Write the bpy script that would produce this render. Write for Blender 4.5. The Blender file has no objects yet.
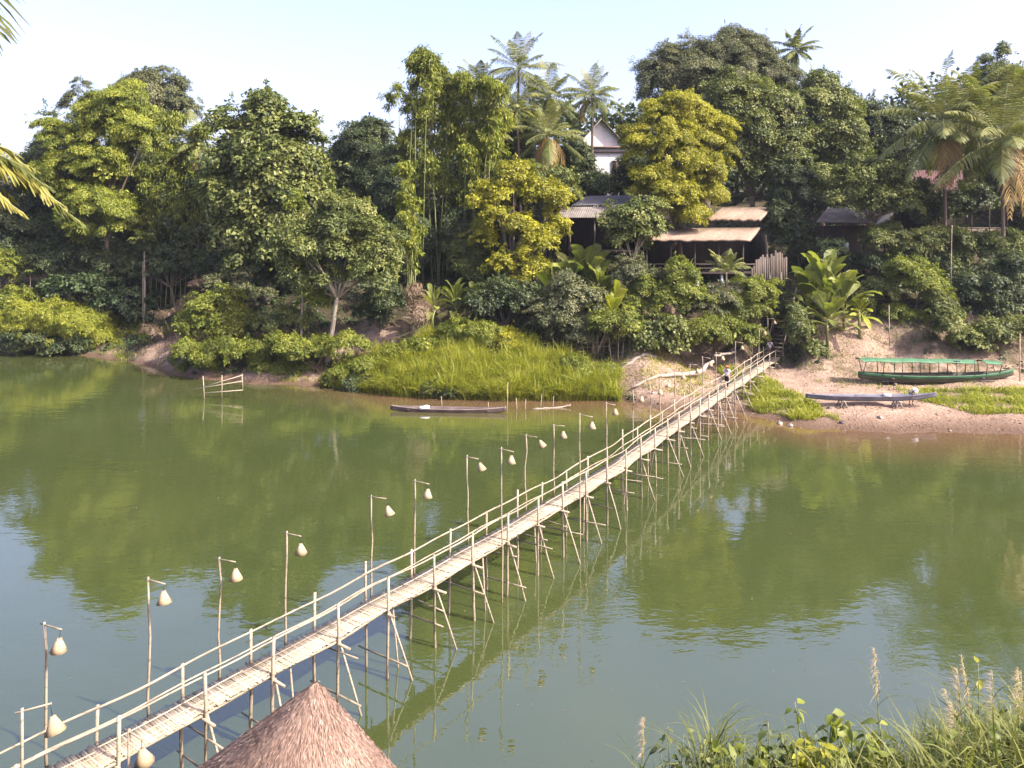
import bpy, math
import numpy as np
from mathutils import Vector, Matrix

# ------------------------------------------------------------------ camera, sky, sun, exposure
S = bpy.context.scene
COL = S.collection
F, HX, HY, CAMZ = 800.0, 512.0, 218.0, 14.9           # focal length in px, principal column, horizon row, eye height
cam = bpy.data.cameras.new('camera'); camo = bpy.data.objects.new('camera', cam); COL.objects.link(camo)
cam.sensor_width = 36; cam.lens = F / 1024 * 36; cam.shift_y = -(384 - HY) / 1024
cam.clip_start = 0.1; cam.clip_end = 8000
camo.location = (0, 0, CAMZ); camo.rotation_euler = (math.radians(90), 0, 0)
S.camera = camo
SUN_EL, SUN_AZ = 42.0, 27.0                           # azimuth: degrees behind the camera's right hand
SV = Vector((math.cos(math.radians(SUN_EL)) * math.cos(math.radians(SUN_AZ)),
             -math.cos(math.radians(SUN_EL)) * math.sin(math.radians(SUN_AZ)), math.sin(math.radians(SUN_EL))))
W = bpy.data.worlds.new('World'); S.world = W; W.use_nodes = True
nt = W.node_tree; bg = nt.nodes['Background']
sky = nt.nodes.new('ShaderNodeTexSky'); sky.sky_type = 'NISHITA'; sky.sun_disc = False
sky.sun_elevation = math.radians(SUN_EL); sky.sun_rotation = math.radians(90 + SUN_AZ)
sky.air_density = 1.0; sky.dust_density = 4.5; sky.ozone_density = 2.0; sky.altitude = 0
tint = nt.nodes.new('ShaderNodeMix'); tint.data_type = 'RGBA'; tint.blend_type = 'MULTIPLY'; tint.inputs[0].default_value = 1; tint.inputs[7].default_value = (1.14, .985, 1.15, 1)
nt.links.new(sky.outputs[0], tint.inputs[6]); nt.links.new(tint.outputs[2], bg.inputs[0]); bg.inputs[1].default_value = 0.15
sl = bpy.data.lights.new('sun', 'SUN'); sl.energy = 3.6; sl.angle = math.radians(0.53); sl.color = (1.0, 0.93, 0.80)
slo = bpy.data.objects.new('sun', sl); COL.objects.link(slo); slo.rotation_euler = SV.to_track_quat('Z', 'Y').to_euler()
slo.location = (60, -20, 60)
V = S.view_settings; V.view_transform = 'Standard'; V.look = 'None'; V.gamma = 1; V.exposure = 1.58; V.use_curve_mapping = False
S.cycles.max_bounces = 7; S.cycles.transparent_max_bounces = 4; S.cycles.use_denoising = True
S.cycles.caustics_reflective = False; S.cycles.caustics_refractive = False

def at(px, py, D): return np.array([(px - HX) * D / F, D, CAMZ - (py - HY) * D / F])

# ------------------------------------------------------------------ mesh helpers
class MB:
    def __init__(s): s.v = []; s.f = {}; s.t = []; s.n = 0
    def add(s, v, f, tone=0.5):
        v = np.asarray(v, float).reshape(-1, 3); f = np.asarray(f, int)
        if len(v) == 0: return
        if f.ndim == 1: f = f[None]
        s.f.setdefault(f.shape[1], []).append(f + s.n); s.v.append(v)
        t = np.asarray(tone, float); s.t.append(np.full(len(v), float(t)) if t.ndim == 0 else t); s.n += len(v)
    def build(s, name, mat, parent=None, smooth=False, origin=None):
        v = np.concatenate(s.v) if s.v else np.zeros((0, 3)); t = np.concatenate(s.t) if s.t else np.zeros(0)
        if origin is not None: v = v - np.asarray(origin, float)
        loops, tot = [], []
        for k, fs in s.f.items():
            a = np.concatenate(fs); loops.append(a.ravel()); tot.append(np.full(len(a), k))
        loops = np.concatenate(loops); tot = np.concatenate(tot); st = np.concatenate([[0], np.cumsum(tot)[:-1]])
        me = bpy.data.meshes.new(name)
        me.vertices.add(len(v)); me.vertices.foreach_set('co', v.astype(np.float32).ravel())
        me.loops.add(len(loops)); me.loops.foreach_set('vertex_index', loops.astype(np.int32))
        me.polygons.add(len(tot)); me.polygons.foreach_set('loop_start', st.astype(np.int32)); me.polygons.foreach_set('loop_total', tot.astype(np.int32))
        if smooth: me.polygons.foreach_set('use_smooth', np.ones(len(tot), bool))
        me.update(calc_edges=True)
        a = me.attributes.new('tone', 'FLOAT', 'POINT'); a.data.foreach_set('value', t.astype(np.float32))
        me.materials.append(mat)
        o = bpy.data.objects.new(name, me); COL.objects.link(o)
        if parent is not None: o.parent = parent
        if origin is not None: o.location = origin
        return o

def tag(o, label=None, cat=None, group=None, kind=None):
    if label: o['label'] = label
    if cat: o['category'] = cat
    if group: o['group'] = group
    if kind: o['kind'] = kind
    return o
def thing(name, label, cat, loc=(0, 0, 0), rz=0, group=None):
    o = bpy.data.objects.new(name, None); COL.objects.link(o); o.empty_display_size = 0.3
    o.location = tuple(loc); o.rotation_euler = (0, 0, rz)
    return tag(o, label, cat, group)
def copy_tree(o, parent=None):
    c = o.copy(); COL.objects.link(c)
    if parent is not None: c.parent = parent
    for ch in list(o.children): copy_tree(ch, c)
    return c

def norm(a): a = np.asarray(a, float); return a / np.maximum(np.linalg.norm(a, axis=-1, keepdims=True), 1e-9)
BOXF = np.array([[0, 3, 2, 1], [4, 5, 6, 7], [0, 1, 5, 4], [1, 2, 6, 5], [2, 3, 7, 6], [3, 0, 4, 7]])
def box(mb, c, size, R=None, tone=0.5):
    h = np.asarray(size, float) / 2
    v = np.array([[-1, -1, -1], [1, -1, -1], [1, 1, -1], [-1, 1, -1], [-1, -1, 1], [1, -1, 1], [1, 1, 1], [-1, 1, 1]]) * h
    if R is not None: v = v @ np.asarray(R).T
    mb.add(v + np.asarray(c, float), BOXF, tone)
def rotz(a): c, s = math.cos(a), math.sin(a); return np.array([[c, -s, 0], [s, c, 0], [0, 0, 1]])
def bar(mb, a, b, w, h, tone=0.5):
    """box beam from a to b, w across, h high"""
    a = np.asarray(a, float); b = np.asarray(b, float); d = b - a; L = np.linalg.norm(d); d = d / L
    up = np.array([0, 0, 1.0]) if abs(d[2]) < .95 else np.array([0, 1.0, 0])
    sx = norm(np.cross(d, up)); u = np.cross(sx, d)
    box(mb, (a + b) / 2, (L, w, h), np.stack([d, sx, u], 1), tone)
def tube(mb, pts, r, n=6, tone=0.5, cap=True):
    P = np.asarray(pts, float); m = len(P); r = np.broadcast_to(np.asarray(r, float), (m,))
    T = norm(np.gradient(P, axis=0)); ref = np.array([0.31, 0.95, 0.05]) if abs(T[:, 2]).mean() > .6 else np.array([0, 0, 1.0])
    A = norm(np.cross(T, ref)); B = np.cross(T, A)
    an = np.linspace(0, 2 * math.pi, n, endpoint=False)
    v = (P[:, None] + r[:, None, None] * (np.cos(an)[None, :, None] * A[:, None] + np.sin(an)[None, :, None] * B[:, None])).reshape(-1, 3)
    i = np.arange(m - 1)[:, None] * n; j = np.arange(n)[None]; k = (j + 1) % n
    f = np.stack([i + j, i + k, i + n + k, i + n + j], -1).reshape(-1, 4)
    tv = tone if np.ndim(tone) == 0 else np.repeat(tone, n)
    base = mb.n; mb.add(v, f, tv)
    if cap:
        mb.f.setdefault(n, []).append(np.array([np.arange(n)[::-1] + base, np.arange(n) + base + (m - 1) * n]))
def curve(a, b, c, n=8):
    t = np.linspace(0, 1, n)[:, None]; a, b, c = (np.asarray(q, float) for q in (a, b, c))
    return (1 - t) ** 2 * a + 2 * t * (1 - t) * b + t ** 2 * c
def ellipsoid(mb, c, r, nu=10, nv=7, tone=0.5, R=None):
    u = np.linspace(0, 2 * math.pi, nu, endpoint=False); w = np.linspace(0.02, math.pi - .02, nv)
    v = np.stack([np.outer(np.sin(w), np.cos(u)), np.outer(np.sin(w), np.sin(u)), np.outer(np.cos(w), np.ones(nu))], -1).reshape(-1, 3) * np.asarray(r, float)
    if R is not None: v = v @ np.asarray(R).T
    i = np.arange(nv - 1)[:, None] * nu; j = np.arange(nu)[None]; k = (j + 1) % nu
    f = np.stack([i + j, i + nu + j, i + nu + k, i + k], -1).reshape(-1, 4)
    b = mb.n; mb.add(v + np.asarray(c, float), f, tone)
    mb.f.setdefault(nu, []).append(np.array([np.arange(nu) + b, np.arange(nu)[::-1] + b + (nv - 1) * nu]))
def leaves(mb, P, D, N, L, Wd, tone, fold=0.12):
    """diamond leaves: base P, long axis D, normal N"""
    D = norm(D); N = norm(N - (N * D).sum(-1, keepdims=True) * D); Sd = np.cross(D, N); m = len(P)
    L = np.broadcast_to(np.asarray(L, float), (m,))[:, None]; Wd = np.broadcast_to(np.asarray(Wd, float), (m,))[:, None]
    v = np.stack([P, P + .45 * L * D + .5 * Wd * Sd + fold * Wd * N, P + L * D - .18 * L * N * 1.0, P + .45 * L * D - .5 * Wd * Sd + fold * Wd * N], 1).reshape(-1, 3)
    i = np.arange(m)[:, None] * 4
    mb.add(v, np.concatenate([i, i + 1, i + 2, i + 3], 1), np.repeat(np.broadcast_to(tone, (m,)), 4))
def leaves_fine(mb, P, D, N, L, Wd, tone):
    """pointed leaves of four quads, folded at the midrib and curling down, for plants near the eye"""
    D = norm(D); N = norm(N - (N * D).sum(-1, keepdims=True) * D); Sd = np.cross(D, N); m = len(P); L = np.broadcast_to(np.asarray(L, float), (m,))[:, None]; Wd = np.broadcast_to(np.asarray(Wd, float), (m,))[:, None]
    rows = []
    for q, wq, dz in ((0, .06, 0), (.28, .92, .02), (.6, .74, -.05), (1, .03, -.22)):
        c = P + q * L * D + dz * L * N; rows += [c + .5 * wq * Wd * Sd + .10 * wq * Wd * N, c, c - .5 * wq * Wd * Sd + .10 * wq * Wd * N]
    i = np.arange(m)[:, None] * 12; f = [np.concatenate([i + 3 * a + b_, i + 3 * a + 3 + b_, i + 3 * a + 4 + b_, i + 3 * a + 1 + b_], 1) for a in range(3) for b_ in (0, 1)]
    mb.add(np.stack(rows, 1).reshape(-1, 3), np.concatenate(f), np.repeat(np.broadcast_to(tone, (m,)), 12))
def blades(mb, P, D, up, L, Wd, tone, droop=0.4, seg=3):
    """grass blades / leaflets: strips of seg quads starting along `up`, bending towards D"""
    m = len(P); L = np.broadcast_to(np.asarray(L, float), (m,)); Wd = np.broadcast_to(np.asarray(Wd, float), (m,))
    D = norm(D); up = norm(up); Sd = norm(np.cross(D, up)); droop = np.broadcast_to(np.asarray(droop, float), (m,))
    rows = []
    for k in range(seg + 1):
        t = k / seg
        c = P + (L * t)[:, None] * up * (1 - .35 * droop[:, None] * t) + (L * droop * t * t)[:, None] * D - (L * droop * .45 * t ** 3)[:, None] * np.array([0, 0, 1.0])
        w = (Wd * .5 * (1 - t) ** .6 if k < seg else Wd * .04)[:, None]
        rows += [c - Sd * w, c + Sd * w]
    v = np.stack(rows, 1); K = 2 * (seg + 1); i = np.arange(m)[:, None] * K
    f = np.concatenate([np.concatenate([i + 2 * k, i + 2 * k + 1, i + 2 * k + 3, i + 2 * k + 2], 1) for k in range(seg)])
    mb.add(v.reshape(-1, 3), f, np.repeat(np.broadcast_to(tone, (m,)), K))

# ------------------------------------------------------------------ materials
def newmat(name):
    m = bpy.data.materials.new(name); m.use_nodes = True; return m, m.node_tree, m.node_tree.nodes, m.node_tree.links, m.node_tree.nodes['Principled BSDF']
def c4(c): return (c[0], c[1], c[2], 1)
def ramp(nd, stops):
    r = nd.new('ShaderNodeValToRGB'); e = r.color_ramp.elements
    while len(e) < len(stops): e.new(0.5)
    for q, (p, c) in zip(e, stops): q.position = p; q.color = c4(c)
    return r
def noise(nd, lk, scale, detail=4, coord='Object', stretch=None, rough=.6):
    tc = nd.new('ShaderNodeTexCoord'); n = nd.new('ShaderNodeTexNoise'); n.inputs['Scale'].default_value = scale; n.inputs['Detail'].default_value = detail; n.inputs['Roughness'].default_value = rough
    if stretch:
        mp = nd.new('ShaderNodeMapping'); mp.inputs['Scale'].default_value = stretch; lk.new(tc.outputs[coord], mp.inputs[0]); lk.new(mp.outputs[0], n.inputs[0])
    else: lk.new(tc.outputs[coord], n.inputs[0])
    return n
def pmat(name, cols, scale=3, rough=.85, bump=.3, bdist=.02, stretch=None, tone=.5, spec=.25, detail=5):
    """cols: 3 colours dark..light driven by noise + the per-piece tone attribute"""
    m, t, nd, lk, b = newmat(name)
    n = noise(nd, lk, scale, detail, stretch=stretch); at_ = nd.new('ShaderNodeAttribute'); at_.attribute_name = 'tone'
    mx = nd.new('ShaderNodeMix'); mx.inputs[0].default_value = tone; lk.new(n.outputs[0], mx.inputs[2]); lk.new(at_.outputs['Fac'], mx.inputs[3])
    r = ramp(nd, [(.2, cols[0]), (.5, cols[1]), (.8, cols[2])]); lk.new(mx.outputs[0], r.inputs[0]); lk.new(r.outputs[0], b.inputs['Base Color'])
    b.inputs['Roughness'].default_value = rough; b.inputs['Specular IOR Level'].default_value = spec
    if bump:
        bp = nd.new('ShaderNodeBump'); bp.inputs['Strength'].default_value = bump; bp.inputs['Distance'].default_value = bdist
        lk.new(n.outputs[0], bp.inputs['Height']); lk.new(bp.outputs[0], b.inputs['Normal'])
    return m
def leafmat(name, cols, trans=.35, scale=.35):
    m, t, nd, lk, b = newmat(name)
    a = nd.new('ShaderNodeAttribute'); a.attribute_name = 'tone'
    n = noise(nd, lk, scale, 2); mx = nd.new('ShaderNodeMix'); mx.inputs[0].default_value = .35
    lk.new(a.outputs['Fac'], mx.inputs[2]); lk.new(n.outputs[0], mx.inputs[3])
    r = ramp(nd, [(.15, cols[0]), (.5, cols[1]), (.85, cols[2])]); lk.new(mx.outputs[0], r.inputs[0]); lk.new(r.outputs[0], b.inputs['Base Color'])
    b.inputs['Roughness'].default_value = .55; b.inputs['Specular IOR Level'].default_value = .35
    tr = nd.new('ShaderNodeBsdfTranslucent'); g = nd.new('ShaderNodeMix'); g.data_type = 'RGBA'; g.blend_type = 'MULTIPLY'; g.inputs[0].default_value = 1; g.inputs[7].default_value = (1.25, 1.35, .6, 1)
    lk.new(r.outputs[0], g.inputs[6]); lk.new(g.outputs[2], tr.inputs[0])
    ms = nd.new('ShaderNodeMixShader'); ms.inputs[0].default_value = trans; lk.new(b.outputs[0], ms.inputs[1]); lk.new(tr.outputs[0], ms.inputs[2])
    lk.new(ms.outputs[0], nd['Material Output'].inputs[0]); return m

LM = {
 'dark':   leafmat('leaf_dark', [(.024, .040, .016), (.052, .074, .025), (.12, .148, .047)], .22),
 'mid':    leafmat('leaf_mid', [(.042, .062, .015), (.115, .142, .032), (.26, .27, .078)], .25),
 'olive':  leafmat('leaf_olive', [(.055, .068, .028), (.105, .118, .045), (.20, .205, .095)], .2),
 'bright': leafmat('leaf_bright', [(.06, .085, .012), (.15, .18, .022), (.27, .29, .045)], .28),
 'yellow': leafmat('leaf_yellow', [(.11, .12, .012), (.245, .245, .018), (.43, .40, .032)], .3),
 'lime':   leafmat('leaf_lime', [(.072, .10, .013), (.175, .21, .022), (.34, .345, .045)], .3),
 'palm':   leafmat('leaf_palm', [(.042, .060, .015), (.108, .128, .029), (.245, .245, .068)], .25),
 'banana': leafmat('leaf_banana', [(.07, .095, .02), (.165, .195, .04), (.32, .33, .085)], .4),
 'reed':   leafmat('leaf_reed', [(.10, .125, .016), (.25, .275, .028), (.40, .39, .07)], .4),
 'near':   leafmat('leaf_near_grass', [(.045, .060, .014), (.125, .145, .028), (.26, .265, .075)], .35),
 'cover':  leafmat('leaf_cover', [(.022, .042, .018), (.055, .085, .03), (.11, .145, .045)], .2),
 'straw':  leafmat('leaf_straw', [(.08, .055, .032), (.16, .115, .07), (.28, .21, .13)], .2),
 'deadp':  leafmat('leaf_dead_palm', [(.16, .10, .03), (.30, .20, .06), (.40, .30, .10)], .25),
 'plume':  leafmat('leaf_plume', [(.36, .26, .20), (.52, .40, .32), (.66, .54, .45)], .45),
}
BARK = pmat('bark', [(.07, .05, .035), (.15, .115, .085), (.26, .21, .16)], 2.5, .9, .6, .04, (1, 1, .25), .3)
PALEBARK = pmat('bark_pale', [(.16, .13, .09), (.28, .24, .18), (.40, .36, .28)], 2.5, .9, .5, .03, (1, 1, .4), .3)
CULM = pmat('bamboo_live', [(.10, .12, .03), (.20, .22, .07), (.30, .30, .12)], 2, .5, .1, .01, (1, 1, .3), .5, .4)
BAMBOO = pmat('bamboo_pole', [(.12, .095, .062), (.25, .208, .145), (.40, .35, .26)], 3.5, .6, .25, .006, (1, 1, .3), .5, .35)
WEATHER = pmat('bamboo_weathered', [(.15, .12, .08), (.30, .25, .175), (.43, .37, .27)], 5, .75, .3, .01, None, .75, .2)
def add_nodes(m):
    """bamboo joints as thin dark rings, and a damp band just above the water"""
    t = m.node_tree; nd, lk = t.nodes, t.links; b = nd['Principled BSDF']; src = b.inputs['Base Color'].links[0].from_socket
    ge = nd.new('ShaderNodeNewGeometry'); sp = nd.new('ShaderNodeSeparateXYZ'); lk.new(ge.outputs['Position'], sp.inputs[0]); nn = noise(nd, lk, .7, 1)
    a = nd.new('ShaderNodeMath'); a.operation = 'MULTIPLY_ADD'; a.inputs[1].default_value = 1.2; lk.new(nn.outputs[0], a.inputs[0]); lk.new(sp.outputs[2], a.inputs[2])
    f = nd.new('ShaderNodeMath'); f.operation = 'PINGPONG'; f.inputs[1].default_value = .17; lk.new(a.outputs[0], f.inputs[0])
    m1 = nd.new('ShaderNodeMapRange'); m1.inputs[1].default_value = .0; m1.inputs[2].default_value = .025; m1.inputs[3].default_value = .45; m1.inputs[4].default_value = 1; lk.new(f.outputs[0], m1.inputs[0])
    m2 = nd.new('ShaderNodeMapRange'); m2.inputs[1].default_value = .05; m2.inputs[2].default_value = .5; m2.inputs[3].default_value = .4; m2.inputs[4].default_value = 1; lk.new(a.outputs[0], m2.inputs[0])
    x = nd.new('ShaderNodeMath'); x.operation = 'MULTIPLY'; lk.new(m1.outputs[0], x.inputs[0]); lk.new(m2.outputs[0], x.inputs[1])
    mx = nd.new('ShaderNodeMix'); mx.data_type = 'RGBA'; mx.blend_type = 'MULTIPLY'; mx.inputs[0].default_value = 1; lk.new(src, mx.inputs[6]); lk.new(x.outputs[0], mx.inputs[7]); lk.new(mx.outputs[2], b.inputs['Base Color'])
add_nodes(BAMBOO)
SHADE = pmat('woven_shade', [(.22, .16, .085), (.35, .275, .165), (.47, .39, .26)], 30, .8, .4, .004, (1, 1, 3), .25)
CORD = pmat('dark_cord', [(.01, .015, .03), (.02, .03, .05), (.03, .04, .07)], 5, .7, 0)
THATCH = pmat('thatch_brown', [(.125, .083, .06), (.27, .187, .141), (.45, .34, .27)], 7, .95, .5, .03, None, .65, .1)
THATCHT = pmat('thatch_tan', [(.14, .10, .07), (.26, .195, .14), (.38, .305, .235)], 4, .95, .6, .05, (1, .4, 1), .45, .1)
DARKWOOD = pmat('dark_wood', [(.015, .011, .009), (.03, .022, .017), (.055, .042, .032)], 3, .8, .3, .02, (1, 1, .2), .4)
GREYWOOD = pmat('grey_wood', [(.05, .038, .028), (.10, .08, .062), (.17, .145, .115)], 4, .85, .3, .02, (1, 1, .2), .5)
SHEET = pmat('roof_sheet', [(.07, .06, .05), (.15, .135, .115), (.27, .25, .22)], 1.2, .6, .2, .02, (1, 1, 1), .3)
SHEETR = pmat('roof_rust', [(.05, .025, .024), (.08, .036, .035), (.12, .058, .055)], 1.2, .7, .2, .02, None, .3)
WHITEW = pmat('white_wall', [(.55, .55, .53), (.68, .68, .66), (.78, .78, .76)], 1.5, .8, .1, .01, None, .2)
REDTRIM = pmat('red_trim', [(.12, .075, .06), (.17, .105, .085), (.22, .14, .115)], 2, .7, .1, .01)
PALEBLUE = pmat('pale_blue_paint', [(.30, .38, .42), (.42, .50, .54), (.52, .60, .62)], 3, .7, .1, .01, (1, 1, .2))
BRICK = pmat('orange_brick', [(.24, .10, .05), (.36, .16, .08), (.46, .24, .13)], 6, .9, .3, .02)
GREENP = pmat('green_paint', [(.015, .075, .035), (.03, .12, .055), (.06, .18, .09)], 2.5, .5, .15, .01, (.3, 1, 1), .3, .4)
DKGREEN = pmat('hull_dark', [(.025, .035, .022), (.048, .055, .034), (.10, .095, .06)], 2.5, .6, .2, .01, (.3, 1, 1), .3)
CANOPY = pmat('canopy_green', [(.032, .095, .045), (.055, .14, .07), (.105, .21, .125)], 2, .6, .2, .02, (1, .3, 1), .3)
BLUEP = pmat('blue_grey_paint', [(.05, .056, .075), (.088, .098, .13), (.16, .175, .215)], 3, .5, .1, .01, (.3, 1, 1), .3, .4)
BOATWOOD = pmat('boat_wood', [(.05, .035, .035), (.10, .075, .07), (.19, .15, .14)], 3, .7, .3, .01, (.3, 1, 1), .3)
PALEWOOD = pmat('pale_wood', [(.17, .135, .10), (.28, .235, .185), (.40, .35, .285)], 3, .85, .4, .02, (.4, 1, 1), .3)
WHITEC = pmat('white_cloth', [(.60, .61, .64), (.70, .71, .74), (.78, .79, .80)], 6, .9, .1, .01)
BLUEC = pmat('blue_cloth', [(.12, .17, .28), (.18, .24, .38), (.26, .33, .46)], 6, .9, .1, .01)
DARKC = pmat('dark_cloth', [(.012, .012, .016), (.02, .02, .028), (.035, .035, .045)], 6, .9, .1, .01)
KHAKI = pmat('khaki_cloth', [(.16, .12, .09), (.24, .18, .14), (.30, .24, .19)], 6, .9, .1, .01)
SKIN = pmat('skin', [(.30, .17, .11), (.36, .21, .14), (.42, .26, .18)], 8, .6, .05, .005)
HAIR = pmat('hair', [(.012, .008, .006), (.022, .014, .01), (.04, .024, .016)], 20, .6, .1, .005)
HATRED = pmat('hat_red_brown', [(.20, .07, .04), (.28, .10, .06), (.34, .14, .09)], 10, .9, .1, .005)

# ------------------------------------------------------------------ the setting: terrain, river
BX = np.array([-400, -160, -100, -75, -58.7, -44.2, -36.4, -30, -23.6, -16.2, -9.4, -1, 8.2, 11.5, 17.3, 20.4, 27, 35, 60, 120, 400.])
BY = np.array([260, 135, 108, 98, 91.7, 85.8, 80.5, 74.5, 72.2, 71.0, 67.3, 65.9, 66.0, 62.5, 60.5, 56.8, 55.7, 54.7, 51, 46, 40.])
PROF = [(-30, ([-60, -14, -3, 0, 2, 6, 12, 17, 26, 36, 50, 90, 700], [-4, -2.6, -.7, 0, 1.1, 2.6, 6, 8.4, 9.2, 11, 15, 20, 60])),
        (-10, ([-60, -14, -3, 0, 2, 6, 10, 14, 20, 34, 48, 90, 700], [-4, -2.4, -.6, 0, .9, 2.3, 4.9, 7.2, 8.8, 11, 17, 21, 60])),
        (9,   ([-60, -14, -3, 0, 3, 6, 10, 13, 16, 28, 40, 90, 700], [-4, -2.0, -.5, 0, .7, 2.2, 5.0, 7.3, 8.7, 10, 17, 22, 60])),
        (16,  ([-60, -14, -3, 0, 4, 12, 15, 19, 24, 34, 46, 90, 700], [-4, -1.8, -.45, 0, .5, 1.45, 3.0, 6.6, 8.8, 10, 16, 21, 60]))]
_rg = np.random.default_rng(5)
_w = [(_rg.uniform(.05, .6), _rg.uniform(0, 6.28), _rg.uniform(0, 6.28)) for _ in range(14)]
def bumpy(X, Y):
    z = 0
    for k, p, q in _w: z = z + np.sin(k * (X * math.cos(q) + Y * math.sin(q)) + p) * (.07 / (k + .12))
    return z
def ground(X, Y):
    X = np.asarray(X, float); Y = np.asarray(Y, float)
    s = Y - np.interp(X, BX, BY) + .5 * np.sin(X * .9) * np.sin(X * .37 + 1)
    hs = [np.interp(s, *p[1]) for p in PROF]; xs = [p[0] for p in PROF]
    z = hs[0]
    for i in range(3):
        w = np.clip((X - xs[i]) / (xs[i + 1] - xs[i]), 0, 1); z = z * (1 - w) + hs[i + 1] * w
    z = z + bumpy(X, Y) * np.clip(s / 12, .0, 1)
    ax = 24.0 + (Y - 73.0) * np.where(Y > 73, .52, .585)   # the cutting where the bridge lands and the steps climb
    w = np.clip((4.0 - np.abs(X - ax)) / 2.2, 0, 1) * (Y > 55) * np.clip((84 - Y) / 2, 0, 1); w = w * w * (3 - 2 * w)
    z = z * (1 - w) + np.minimum(z, np.interp(Y, [58, 66, 72, 74, 81], [.4, 1.2, 1.7, 1.9, 7.2])) * w
    t = 15.6 + .35 * np.sin(X * .8) - Y                 # the near bank the photographer stands on
    zn = np.interp(t, [-12, -3, 0, 1.5, 3, 8, 12, 14, 60], [-4, -1.2, 0, .8, 2.2, 7.2, 11.2, 13.1, 14.0])
    return np.where(Y < 28, zn, z)
def g(X, Y): return float(ground(X, Y))

xs = np.concatenate([np.linspace(-1500, -160, 14), np.arange(-150, -76, 4), np.arange(-75, 76, .75), np.arange(80, 152, 4), np.linspace(160, 1500, 14)])
ys = np.concatenate([np.linspace(-300, -20, 8), np.arange(-16, 20, .8), np.arange(21, 45, 3), np.arange(46, 125, .75), np.linspace(128, 700, 24), np.linspace(780, 3000, 8)])
XX, YY = np.meshgrid(xs, ys); ZZ = ground(XX, YY)
ZZ = ZZ + np.random.default_rng(1).normal(0, .035, ZZ.shape) * ((YY > 50) & (YY < 120))
def pxy(X, Y, Z): return HX + X * F / Y, HY - (Z - CAMZ) * F / Y
with np.errstate(all='ignore'):
    s_ = YY - np.interp(XX, BX, BY)
    sand = np.clip((XX - 8.5) / 3, 0, 1) * np.clip(1.35 - s_ / 17, 0, 1)
    spots = [(-36, 83, 4.5, 3.5), (-14.2, 77, 4.5, 2.8), (-24, 73.2, 8, 1.2), (10, 69, 5, 2.5), (31, 71, 5, 3.5)]
    for (a, b, ra, rb) in spots: sand = np.maximum(sand, np.exp(-((XX - a) / ra) ** 2 - ((YY - b) / rb) ** 2) * .8)
    sand = np.maximum(sand, .55 * (s_ < 2.2) * (s_ > -4) * (YY > 40))
mb = MB(); ny, nx = XX.shape
i = np.arange(ny - 1)[:, None] * nx; j = np.arange(nx - 1)[None]
mb.add(np.stack([XX, YY, ZZ], -1).reshape(-1, 3), np.stack([i + j, i + j + 1, i + nx + j + 1, i + nx + j], -1).reshape(-1, 4), sand.ravel())
m, t, nd, lk, b = newmat('bank_soil')
n1 = noise(nd, lk, .5, 8); n2 = noise(nd, lk, 4.5, 6); n3 = noise(nd, lk, .9, 6)
at_ = nd.new('ShaderNodeAttribute'); at_.attribute_name = 'tone'
soil = ramp(nd, [(.3, (.035, .034, .018)), (.55, (.075, .062, .035)), (.75, (.14, .105, .065))]); lk.new(n1.outputs[0], soil.inputs[0])
sandc = ramp(nd, [(.25, (.115, .08, .055)), (.48, (.26, .185, .13)), (.72, (.37, .28, .205))])
mx0 = nd.new('ShaderNodeMix'); mx0.inputs[0].default_value = .5; lk.new(n2.outputs[0], mx0.inputs[2]); lk.new(n3.outputs[0], mx0.inputs[3]); lk.new(mx0.outputs[0], sandc.inputs[0])
ma = nd.new('ShaderNodeMath'); ma.operation = 'MULTIPLY_ADD'; ma.inputs[1].default_value = .9; lk.new(n3.outputs[0], ma.inputs[0]); lk.new(at_.outputs['Fac'], ma.inputs[2])
mr = nd.new('ShaderNodeMapRange'); mr.inputs[1].default_value = .75; mr.inputs[2].default_value = 1.1; lk.new(ma.outputs[0], mr.inputs[0])
mix = nd.new('ShaderNodeMix'); mix.data_type = 'RGBA'; lk.new(mr.outputs[0], mix.inputs[0]); lk.new(soil.outputs[0], mix.inputs[6]); lk.new(sandc.outputs[0], mix.inputs[7])
geo = nd.new('ShaderNodeNewGeometry'); sep = nd.new('ShaderNodeSeparateXYZ'); lk.new(geo.outputs['Position'], sep.inputs[0])
mr2 = nd.new('ShaderNodeMapRange'); mr2.inputs[1].default_value = .55; mr2.inputs[2].default_value = .1; lk.new(sep.outputs[2], mr2.inputs[0])
wet = nd.new('ShaderNodeMix'); wet.data_type = 'RGBA'; wet.inputs[7].default_value = (.115, .075, .048, 1); lk.new(mr2.outputs[0], wet.inputs[0]); lk.new(mix.outputs[2], wet.inputs[6]); lk.new(wet.outputs[2], b.inputs['Base Color'])
b.inputs['Roughness'].default_value = .95; b.inputs['Specular IOR Level'].default_value = .15
bp = nd.new('ShaderNodeBump'); bp.inputs['Strength'].default_value = .9; bp.inputs['Distance'].default_value = .22; lk.new(n2.outputs[0], bp.inputs['Height']); lk.new(bp.outputs[0], b.inputs['Normal'])
tag(mb.build('river_bank', m, smooth=True), kind='structure')

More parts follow.
